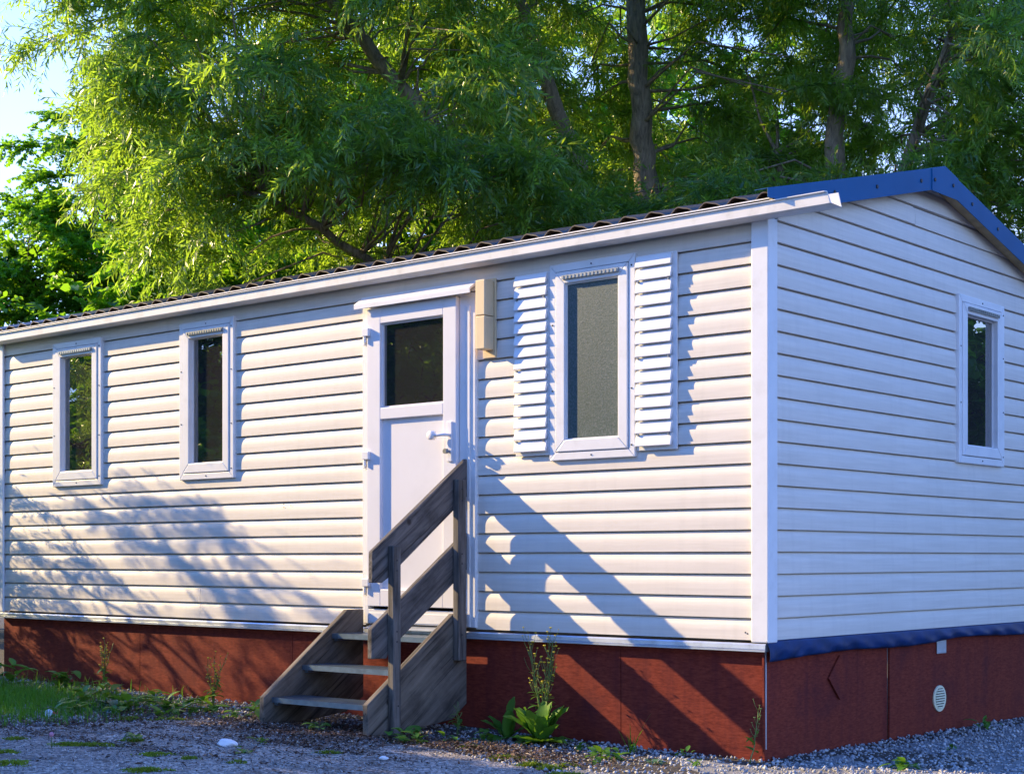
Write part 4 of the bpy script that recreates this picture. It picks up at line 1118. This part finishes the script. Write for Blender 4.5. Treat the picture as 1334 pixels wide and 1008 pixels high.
# ------------------------------------------------------------------ gravel
def inside_home(x, y, m=0.0):
    return (x > HL - 0.05) & (x < 0.0 + m) & (y > -0.01 + m * 0) & (y < HW)
def stones(n, xr, yr, size, keep, name, mat, seed, flat=0.75, lift=0.3, zf=None):
    r = np.random.default_rng(seed)
    x = r.uniform(*xr, n); y = r.uniform(*yr, n); k = keep(x, y, r); x = x[k]; y = y[k]; n = len(x)
    base = np.array([(1, 0, 0), (-1, 0, 0), (0, 1, 0), (0, -1, 0), (0, 0, 1), (0, 0, -1)], float)
    tri = np.array([(0, 2, 4), (2, 1, 4), (1, 3, 4), (3, 0, 4), (2, 0, 5), (1, 2, 5), (3, 1, 5), (0, 3, 5)])
    s = r.uniform(*size, n) * r.choice([0.7, 1, 1, 1.35], n)
    V = base[None] * r.uniform(0.65, 1.25, (n, 6, 1)) + r.normal(0, 0.16, (n, 6, 3))
    V[:, :, 2] *= flat
    a = r.uniform(0, 6.28, n); ca, sa = np.cos(a), np.sin(a)
    b_ = r.normal(0, 0.5, n); cb, sb = np.cos(b_), np.sin(b_)
    X = V[:, :, 0] * cb[:, None] + V[:, :, 2] * sb[:, None]; Zz = -V[:, :, 0] * sb[:, None] + V[:, :, 2] * cb[:, None]
    V = np.stack([X * ca[:, None] - V[:, :, 1] * sa[:, None], X * sa[:, None] + V[:, :, 1] * ca[:, None], Zz], -1) * s[:, None, None]
    z = (ground_z(x, y) if zf is None else zf(x, y)) + s * lift + r.uniform(0, 0.008, n)
    V += np.stack([x, y, z], -1)[:, None]
    F = (np.arange(n)[:, None, None] * 6 + tri[None]).reshape(-1, 3)
    t = np.repeat(np.clip(r.normal(0.5, 0.25, n), 0, 1), 6)
    return tag(np_obj(name, np_mesh(name, V.reshape(-1, 3), F, t, mat)), kind='stuff')
def keep_g(x, y, r):
    front = (y < 0.0) & (y > edge_y(x) - 0.10)
    side = (x > -0.02) & (y > -2.4)
    fade = np.where(x < -3.0, 0.55, 1.0)
    return (front | side) & ~inside_home(x, y, -0.02) & (r.random(len(x)) < fade)
o = stones(70000, (-7.6, 2.3), (-2.6, 4.6), (0.007, 0.013), keep_g, 'gravel', M_GRAV, 91)
tag(o, 'loose grey gravel lying along the skirting and beside the gable', 'gravel')
o = stones(9000, (-6, 1.0), (-3.2, -0.7), (0.003, 0.007), lambda x, y, r: y < edge_y(x) - 0.02, 'grit', M_GRAV, 93, zf=asphalt_z)
tag(o, 'pale grit and small chips scattered over the asphalt', 'grit')
# bed of crushed stone under it
def gravel_bed():
    xs = np.linspace(-0.6, 7, 60); ys = np.linspace(-3.0, 10, 90); X, Y = np.meshgrid(xs, ys)
    Z = ground_z(X, Y) + 0.004 + 0.004 * np.sin(X * 5 + Y * 2) * np.sin(Y * 4 - X)
    V = np.stack([X, Y, Z], -1).reshape(-1, 3); nx = len(xs)
    i = np.arange(len(ys) - 1)[:, None] * nx + np.arange(nx - 1)[None]
    F = np.stack([i, i + 1, i + nx + 1, i + nx], -1).reshape(-1, 4)
    xc, yc = X[:-1, :-1].ravel(), Y[:-1, :-1].ravel()
    k = ~((xc < 0.05) & (yc > -0.25)) & ~((xc < 0.0) & (yc < edge_y(xc) + 0.05))
    m = mat_soil('crushed_stone', (0.20, 0.20, 0.205), (0.46, 0.455, 0.45), 60)
    tag(np_obj('gravel_path', np_mesh('gravel_path', V, F[k], None, m, True)), kind='structure')
gravel_bed()
# dead leaves and bark crumbs
def litter(n, pts, name, seed, size=(0.008, 0.022)):
    r = np.random.default_rng(seed); P = []
    for (x, y, sx, sy, w) in pts:
        k = int(n * w); P.append(np.stack([r.normal(x, sx, k), r.normal(y, sy, k)], 1))
    P = np.concatenate(P); x, y = P[:, 0], P[:, 1]
    k = (y < -0.01) | (x > 0.02); x, y = x[k], y[k]; m = len(x)
    onasph = y < edge_y(x)
    z = np.where(onasph, asphalt_z(x, y) + 0.003, ground_z(x, y) + 0.024) + r.uniform(0, 0.006, m)
    D = np.stack([r.normal(0, 1, m), r.normal(0, 1, m), r.normal(0, 0.25, m)], 1); N = np.stack([r.normal(0, .5, m), r.normal(0, .5, m), np.ones(m)], 1)
    L = r.uniform(*size, m) * r.choice([1, 1, 1.8], m)
    V, F, t = lance_leaves(np.stack([x, y, z], 1), D, N, L, L * r.uniform(0.25, 0.6, m), np.clip(r.normal(0.42, 0.25, m), 0, 1))
    return tag(np_obj(name, np_mesh(name, V, F, t, M_LITTER)), kind='stuff')
o = litter(15000, [(-3.0, -1.7, .8, .05, .05), (-2.2, -1.45, .5, .05, .06), (-2.9, -2.1, .7, .05, .05), (-2.6, -1.02, 0.35, 0.12, .22), (-2.2, -1.25, 0.3, 0.12, .08), (-3.2, -1.1, 0.5, 0.25, .13), (-1.6, -0.75, 0.5, 0.14, .17), (-3.9, -1.9, 0.25, 0.5, .10), (-1.0, -0.85, 0.35, 0.12, .08), (-4.6, -0.6, 1.3, 0.3, .10), (-2.6, -0.6, .3, .2, .05), (-2.0, -2.0, 0.9, 0.4, .07)], 'leaf_litter', 92)
tag(o, 'brown dead leaves and bark crumbs drifted along the asphalt edge', 'leaf litter')

# ------------------------------------------------------------------ plants
def blade(p, az, length, width, lift, droop, segs=6, fold=0.15, shape='grass', twist=0.0):
    """one curved leaf as a strip three points wide; returns V, F"""
    p = np.array(p, float); d = np.array([math.cos(az) * math.cos(lift), math.sin(az) * math.cos(lift), math.sin(lift)])
    V = []; st = length / segs
    for i in range(segs + 1):
        t = i / segs
        if shape == 'grass': w = width * (1 - t ** 2.2) + 0.0006
        elif shape == 'dock': w = width * (0.16 + 1.0 * math.sin(math.pi * min(1, t * 0.93 + 0.05)) ** 0.75)
        else: w = width * math.sin(math.pi * (0.06 + 0.92 * t)) ** 0.9
        a2 = az + twist * t
        s = np.array([-math.sin(a2), math.cos(a2), 0]); n = np.cross(d, s)
        if n[2] < 0: n = -n
        rip = 0.06 * width * math.sin(i * 2.4 + az * 5) if shape == 'dock' else 0
        V += [p + s * w / 2 + n * (w * fold + rip), p, p - s * w / 2 + n * (w * fold - rip)]
        d = d + np.array([0, 0, -droop / segs]); d /= np.linalg.norm(d); p = p + d * st
    F = []
    for i in range(segs):
        a = 3 * i; F += [(a, a + 1, a + 4, a + 3), (a + 1, a + 2, a + 5, a + 4)]
    return np.array(V), np.array(F)
def many(blades, tints):
    return join([(v, f, np.full(len(v), t)) for (v, f), t in zip(blades, tints)])
def gz(x, y):
    return float(asphalt_z(x, y)) if y < float(edge_y(x)) else float(ground_z(x, y)) + 0.012
def part_mesh(name, V, F, T, mat, parent, smooth=True):
    off = np.array(origin_of(parent)); return np_obj(name, np_mesh(name, V - off, F, T, mat, smooth), parent)

# broad-leaved dock
def dock(x, y, label, n=17, L=(0.16, 0.31), mat=M_WEED, seed=1, W=0.30, name='dock_plant', group=None):
    r = np.random.default_rng(seed); z = gz(x, y); T = empty(name, (x, y, z)); tag(T, label, 'plant', group)
    for i in range(n):
        az = i * 2.4 + r.normal(0, 0.25); ln = r.uniform(*L); lift = r.uniform(0.85, 1.5) if i > n * 0.3 else r.uniform(0.15, 0.5)
        v, f = blade((x + 0.012 * math.cos(az), y + 0.012 * math.sin(az), z - 0.005), az, ln, ln * W * r.uniform(.85, 1.15), lift, r.uniform(0.35, 1.0), 8, 0.16, 'dock', r.normal(0, .3))
        part_mesh('leaf', v, f, np.full(len(v), np.clip(r.normal(.5, .25), 0, 1)), mat, T)
    return T
dock(-1.33, -0.30, 'large broad-leaved dock plant growing against the dark skirting', 34, (0.15, 0.27), seed=4, W=0.36)
dock(-1.62, -0.26, 'small dock with low spread leaves beside the larger dock', 9, (0.16, 0.25), seed=9, W=0.40)

def stalk_plant(name, label, x, y, h, nst, seed, spread_=0.25, flowers=True, leafy=1.0, mat=M_WEED, stalk=M_STALK, lean=(0, 0), group=None, fl=M_YELLOW, fr=0.009):
    r = np.random.default_rng(seed); z = gz(x, y); T = empty(name, (x, y, z)); tag(T, label, 'plant', group)
    blades, tints = [], []; heads = []
    for s in range(nst):
        mb = MB(); az = r.uniform(0, 6.28); sp = r.uniform(0.2, 1) * spread_
        hh = h * r.uniform(0.65, 1.0); pts = []
        for i in range(9):
            t = i / 8
            pts.append((x + (math.cos(az) * sp * t ** 1.5 + lean[0] * t) * hh + r.normal(0, .004), y + (math.sin(az) * sp * t ** 1.5 + lean[1] * t) * hh + r.normal(0, .004), z - 0.01 + hh * t))
        mb.tube(pts, list(np.linspace(0.0042, 0.0016, 9)), 5)
        for i in range(2, 9):
            p = np.array(pts[i]); t = i / 8
            for q in range(2 if t < .55 else 1):
                if r.random() < leafy * (1.15 - t):
                    ln = (0.075 * (1.1 - t) + 0.018) * r.uniform(.7, 1.3)
                    blades.append(blade(p, r.uniform(0, 6.28), ln, ln * .36, r.uniform(-.1, .7), r.uniform(.2, 1.0), 4, .12, 'oval')); tints.append(np.clip(r.normal(.55, .25), 0, 1))
            if t > 0.45:
                for q in range(2):
                    a2 = r.uniform(0, 6.28); ln = r.uniform(.03, .09) * h / .5
                    e = p + np.array([math.cos(a2) * ln * .55, math.sin(a2) * ln * .55, ln]); mb.tube([tuple(p), tuple((p + e) / 2 + np.array([math.cos(a2), math.sin(a2), 0]) * ln * .08), tuple(e)], [.0016, .0013, .0011], 4)
                    if flowers and r.random() < .75:
                        rad = fr * r.uniform(.5, 1.1)
                        heads.append(MB().tube([tuple(e), tuple(e + np.array([0, 0, rad * .6])), tuple(e + np.array([0, 0, rad * .9]))], [rad * .35, rad, rad * .75], 7))
        obj('stem', mb, stalk, T, 0, True)
    if blades:
        V, F, t_ = many(blades, tints); part_mesh('foliage', V, F, t_, mat, T)
    for h_ in heads: obj('flower_head', h_, fl, T)
    return T
stalk_plant('flowering_weed', 'tall thin weed with tiny yellow flowers rising above the large dock', -1.40, -0.20, 0.62, 9, 3, 0.28, leafy=.9)
stalk_plant('flowering_weed', 'yellow-flowered weed in front of the sunlit skirting left of the steps', -4.32, -0.30, 0.34, 5, 5, .3)
stalk_plant('thin_stalk', 'single bent yellow-green stalk at the corner of the skirting', -0.02, -0.13, 0.36, 1, 8, .18, flowers=True, leafy=.8, fl=M_STALK, fr=.007, lean=(.12, .05))
stalk_plant('flowering_weed', 'spindly weed leaning on the dark skirting near the grass', -5.75, -0.22, 0.42, 5, 12, .2, leafy=.6)
stalk_plant('thin_stalk', 'slim weed standing close to the outer stringer of the steps', -1.93, -0.35, 0.20, 2, 14, .3, flowers=False, leafy=1.0)

def weed(x, y, seed, size=0.07, n=9, mat=M_WEED, label=None, group='small weeds along the asphalt edge', up=0.6, shape='oval', W=.55):
    r = np.random.default_rng(seed); z = gz(x, y); B, T_ = [], []
    for i in range(n):
        az = r.uniform(0, 6.28); ln = size * r.uniform(.55, 1.2); h_ = r.uniform(0, size * up)
        B.append(blade((x + r.normal(0, size * .35), y + r.normal(0, size * .35), z - .004 + h_), az, ln, ln * W, r.uniform(.0, .9), r.uniform(.4, 1.2), 5, .14, shape)); T_.append(np.clip(r.normal(.5, .28), 0, 1))
        B.append(blade((x, y, z - .006), az + r.normal(0, .4), max(.02, h_ * 1.3), .003, 1.25, .2, 3, 0, 'grass')); T_.append(.3)
    V, F, t = many(B, T_)
    o = np_obj('small_weed', np_mesh('small_weed', V - np.array([x, y, z]), F, t, mat, True), None, (x, y, z))
    if label is None:
        if y < float(edge_y(x)) - .2: lab = 'small green weed growing through the asphalt near the crumpled paper'
        elif x < -3.0: lab = 'leafy green weed in the strip between the grass and the steps'
        elif x < -2.2: lab = 'small green weed sprouting under the lowest metal tread'
        elif x < -1.45: lab = 'leafy green weed between the steps and the large dock'
        else: lab = 'small green weed in the gravel between the dock and the corner of the home'
    return tag(o, label or lab, 'weed', group if label is None else None)
for i, (x, y, s, n) in enumerate([(-3.55, -0.55, .08, 12), (-3.75, -0.30, .07, 9), (-4.05, -0.62, .09, 14), (-4.20, -0.80, .08, 12), (-3.95, -1.00, .07, 10), (-4.40, -0.95, .09, 14),
                                  (-4.75, -0.50, .08, 10), (-3.40, -0.28, .09, 12), (-3.30, -0.42, .07, 9), (-4.55, -1.25, .08, 12), (-4.25, -1.15, .07, 10), (-2.52, -0.95, .05, 7), (-1.95, -0.80, .07, 9), (-1.80, -0.84, .06, 8), (-1.72, -0.66, .05, 7),
                                  (-1.62, -0.48, .06, 8), (-2.02, -0.62, .05, 7), (-0.95, -0.40, .04, 7), (-0.72, -0.52, .05, 9), (-0.60, -0.58, .05, 9), (-0.62, -0.72, .05, 6), (-2.35, -1.52, .04, 6), (-2.1, -1.85, .04, 6), (-0.42, -0.18, .03, 6), (-5.3, -0.5, .09, 12), (-5.0, -0.9, .09, 12), (-3.6, -0.75, .05, 9), (-2.95, -1.95, .05, 8), (-0.15, -0.45, .035, 6)]):
    weed(x, y, 300 + i, s * 1.5, int(n * 1.3))
weed(-4.62, -1.05, 350, .12, 16, M_WEEDB, 'blue-green broad rosette between the grass and the small weeds', W=.6)
weed(-4.75, -1.40, 351, .10, 14, M_WEEDB, 'pale silvery low weed beside the red and white wrapper', W=.4, up=.3)
weed(0.70, 0.20, 352, .10, 16, M_WEED, 'dark low weed on the gravel in front of the round vent', W=.4, up=.25)
weed(0.16, 2.42, 353, .10, 14, M_WEED, 'dark bristly weed on the gravel touching the gable skirting', W=.3, up=.5)
weed(0.52, 1.15, 354, .045, 8, M_WEED, 'tiny green seedling on the gravel beside the gable', W=.5)
weed(-0.33, -0.55, 355, .05, 9, M_WEEDB, 'pale clump with whitish leaves on the gravel near the corner', W=.6, up=.3)

def grass_mass(n, cx, cy, sx, sy, h, seed, zf, keep=None):
    r = np.random.default_rng(seed)
    x = r.normal(cx, sx, n); y = r.normal(cy, sy, n)
    if keep is not None: k = keep(x, y); x, y = x[k], y[k]
    n = len(x); az = r.uniform(0, 6.28, n); L = h * r.uniform(.45, 1.1, n); w = r.uniform(.0025, .0055, n)
    d = np.stack([np.cos(az), np.sin(az), np.zeros(n)], 1); s = np.stack([-np.sin(az), np.cos(az), np.zeros(n)], 1)
    lean = r.uniform(.1, .75, n)[:, None]; P = np.stack([x, y, zf(x, y) - .006], 1); Lc = L[:, None]; wc = w[:, None]
    up = np.array([0, 0, 1.0])
    M = P + up * Lc * .55 + d * Lc * lean * .22; E = P + up * Lc * (.98 - .35 * lean) + d * Lc * lean * .75
    V = np.stack([P - s * wc / 2, P + s * wc / 2, M + s * wc * .42, M - s * wc * .42, E + s * wc * .06, E - s * wc * .06], 1).reshape(-1, 3)
    b = np.arange(n)[:, None] * 6
    F = np.concatenate([b + np.array([[0, 1, 2, 3]]), b + np.array([[3, 2, 4, 5]])])
    return V, F, np.repeat(np.clip(r.normal(.5, .22, n), 0, 1), 6)
zz = lambda x, y: ground_z(x, y)
hk = lambda x, y: (y < -0.06) & (y > edge_y(x) + .02)
p1 = grass_mass(4200, -5.70, -1.15, .40, .34, .13, 71, zz, hk); p2 = grass_mass(3000, -6.6, -1.3, .9, .5, .15, 72, zz, hk); p3 = grass_mass(1500, -4.75, -1.5, .35, .3, .11, 73, zz, hk)
p4 = grass_mass(260, -4.9, -0.6, .5, .2, .10, 74, zz, hk)
V, F, t = join([p1, p2, p3, p4])
tag(np_obj('grass', np_mesh('grass', V, F, t, M_GRASS)), 'thick green grass growing before the dark far end of the skirting', 'grass', kind='stuff')
for i, (x, y, s, lab) in enumerate([(-6.25, -0.75, .17, 'dark leafy clump at the far end of the skirting above the grass'), (-5.65, -1.75, .15, 'dark leafy clump on the near side of the grass'), (-6.05, -1.35, .16, 'tall leafy clump in the middle of the grass'), (-5.9, -0.45, .13, 'leafy clump squeezed between grass and skirting')]):
    weed(x, y, 400 + i, s, 30, M_WEED, lab, up=1.2, W=.5)
# grass tuft with long arching blades
def tuft(x, y, label, n, h, seed, mat=M_GRASS):
    r = np.random.default_rng(seed); z = gz(x, y); B, T_ = [], []
    for i in range(n):
        B.append(blade((x + r.normal(0, .012), y + r.normal(0, .012), z - .005), r.uniform(0, 6.28), h * r.uniform(.4, 1.15), .006, r.uniform(.9, 1.5), r.uniform(.5, 1.6), 7, .1, 'grass')); T_.append(np.clip(r.normal(.5, .25), 0, 1))
    V, F, t = many(B, T_); o = np_obj('grass_tuft', np_mesh('grass_tuft', V - np.array([x, y, z]), F, t, mat, True), None, (x, y, z))
    return tag(o, label, 'grass tuft')
tuft(-0.70, -0.27, 'grass tuft with long arching blades against the front skirting', 11, .24, 81)
tuft(-4.15, -2.35, 'short grass tuft growing out of the asphalt beside the pink clover', 14, .07, 82)
# moss patches on the asphalt
def moss(px, py, lx, ly, seed, n=420):
    r = np.random.default_rng(seed)
    q = place(px, py, 1.0); d = q - np.array(CAM_POS); t_ = (0.06 - CAM_POS[2]) / d[2]; c = np.array(CAM_POS) + d * t_
    ang = r.uniform(0, 6.28, n); rad = np.sqrt(r.random(n)) * (1 + .35 * np.sin(3 * ang + seed) + .2 * np.sin(7 * ang))
    u = np.cos(ang) * rad * lx; v = np.sin(ang) * rad * ly
    x = c[0] + u * RGT[0] + v * FWD[0]; y = c[1] + u * RGT[1] + v * FWD[1]
    z = np.array([gz(a, b_) for a, b_ in zip(x, y)])
    az = r.uniform(0, 6.28, n); h = r.uniform(.010, .026, n) * np.clip(1.15 - rad * .55, .35, 1.2); w = r.uniform(.003, .006, n)
    dd = np.stack([np.cos(az), np.sin(az), np.zeros(n)], 1); s = np.stack([-np.sin(az), np.cos(az), np.zeros(n)], 1)
    P = np.stack([x, y, z - .003], 1); up = np.array([0, 0, 1.0])
    V = np.stack([P - s * w[:, None], P + s * w[:, None], P + up * h[:, None] * .7 + dd * h[:, None] * .5 + s * w[:, None] * .7, P + up * h[:, None] + dd * h[:, None] * .8 - s * w[:, None] * .3], 1)
    zc = gz(c[0], c[1]); off = np.array([c[0], c[1], zc])
    F = np.arange(n * 4).reshape(n, 4)
    o = np_obj('moss_patch', np_mesh('moss_patch', (V - off).reshape(-1, 3), F, np.repeat(np.clip(r.normal(.5, .25, n), 0, 1), 4), M_MOSS), None, tuple(off))
    if lx > .16: lab = 'longest yellow-green moss strip on the asphalt near the pink clover'
    elif 400 < px < 450: lab = 'small moss patch on the asphalt straight out from the foot of the steps'
    elif px > 600: lab = 'yellow-green moss patch on the asphalt edge beside the gravel'
    elif py < 945: lab = 'yellow-green moss patch at the foot of the leafy weeds'
    else: lab = 'flat yellow-green moss patch out on the open asphalt'
    tag(o, lab, 'moss', 'moss patches on the asphalt')
for i, (px, py, lx, ly, n) in enumerate([(118, 969, .17, .06, 700), (88, 968, .09, .05, 350), (173, 963, .07, .04, 300), (203, 982, .10, .06, 500), (190, 1003, .12, .06, 600), (247, 987, .05, .03, 160), (5, 979, .08, .06, 400),
                                         (10, 994, .12, .10, 700), (310, 992, .05, .03, 200), (428, 978, .07, .03, 260), (612, 966, .06, .04, 250), (659, 978, .10, .05, 450), (693, 986, .08, .05, 420), (716, 990, .06, .04, 300), (742, 998, .09, .04, 350), (740, 987, .06, .03, 200), (20, 962, .07, .05, 250), (170, 936, .09, .07, 350), (215, 939, .14, .05, 500)]):
    moss(px, py, lx, ly, 600 + i, n)
# clover with a pink head
x, y = -3.05, -2.42; z = gz(x, y); CL = empty('clover', (x, y, z)); tag(CL, 'single clover with a round pink flower head standing on the asphalt', 'plant')
mb = MB(); mb.tube([(x, y, z - .005), (x + .004, y, z + .04), (x + .003, y, z + .07)], .002, 6); obj('stem', mb, M_STALK, CL)
mb = MB(); rings = 7
mb.tube([(x + .003, y, z + .062 + .028 * i / rings) for i in range(rings + 1)], [.013 * math.sin(math.pi * (i + .3) / (rings + .8)) ** .6 for i in range(rings + 1)], 10); obj('flower_head', mb, M_PINK, CL)
B = [blade((x, y, z + .015 + .006 * (i % 3)), i * 1.05, .035, .022, .5, .8, 4, .1, 'oval') for i in range(9)]; V, F, t = many(B, [.5] * 9); part_mesh('foliage', V, F, t, M_WEED, CL)
# crumpled paper, pebble, wrapper
def crumple(name, label, cat, x, y, r_, mat, seed, sx=1.0, sz=.5):
    bm = bmesh.new(); bmesh.ops.create_icosphere(bm, subdivisions=3, radius=r_); r = np.random.default_rng(seed)
    pl = norm(r.normal(0, 1, (14, 3))); off = r.uniform(.62, .95, 14) * r_
    for v in bm.verts:
        p = np.array(v.co)
        for n_, o_ in zip(pl, off):
            q = p @ n_
            if q > o_: p = p - n_ * (q - o_)
        v.co = (p[0] * sx, p[1], p[2] * sz)
    me = bpy.data.meshes.new(name); bm.to_mesh(me); bm.free(); me.materials.append(mat)
    o = bpy.data.objects.new(name, me); COL.objects.link(o); o.location = (x, y, gz(x, y) + r_ * sz * .55); o.rotation_euler = (0, .12, CAM_YAW + .1)
    tag(o, label, cat)
crumple('crumpled_paper', 'crumpled piece of white paper lying on the asphalt', 'litter', -2.42, -1.72, .052, M_PAPER, 7, 1.3, .5)
crumple('pebble', 'small pale pebble on the asphalt below the steps', 'pebble', -1.40, -1.50, .022, M_PAPER, 8, 1.2, .6)
WR = empty('wrapper', (-4.52, -1.47, gz(-4.52, -1.47))); tag(WR, 'small red and white wrapper dropped beside the grass', 'litter')
def sheet(name, u0, u1, mat):
    V = []; n = 8
    for i in range(n + 1):
        u = u0 + (u1 - u0) * i / n
        for j in range(4):
            v = -.02 + .04 * j / 3
            V.append(np.array([-4.52, -1.47, gz(-4.52, -1.47) + .016 + .010 * math.sin(u * 90 + j) + .008 * math.cos(v * 140 + u * 60)]) + np.array([RGT[0], RGT[1], 0]) * u + np.array([FWD[0], FWD[1], .55]) * v * (1.2 if name == 'white_half' else 1.0))
    F = [(i * 4 + j, i * 4 + 4 + j, i * 4 + 5 + j, i * 4 + 1 + j) for i in range(n) for j in range(3)]
    part_mesh(name, np.array(V), np.array(F), None, mat, WR)
sheet('white_half', -.045, .012, M_PAPER); sheet('red_half', .0121, .05, M_RED)
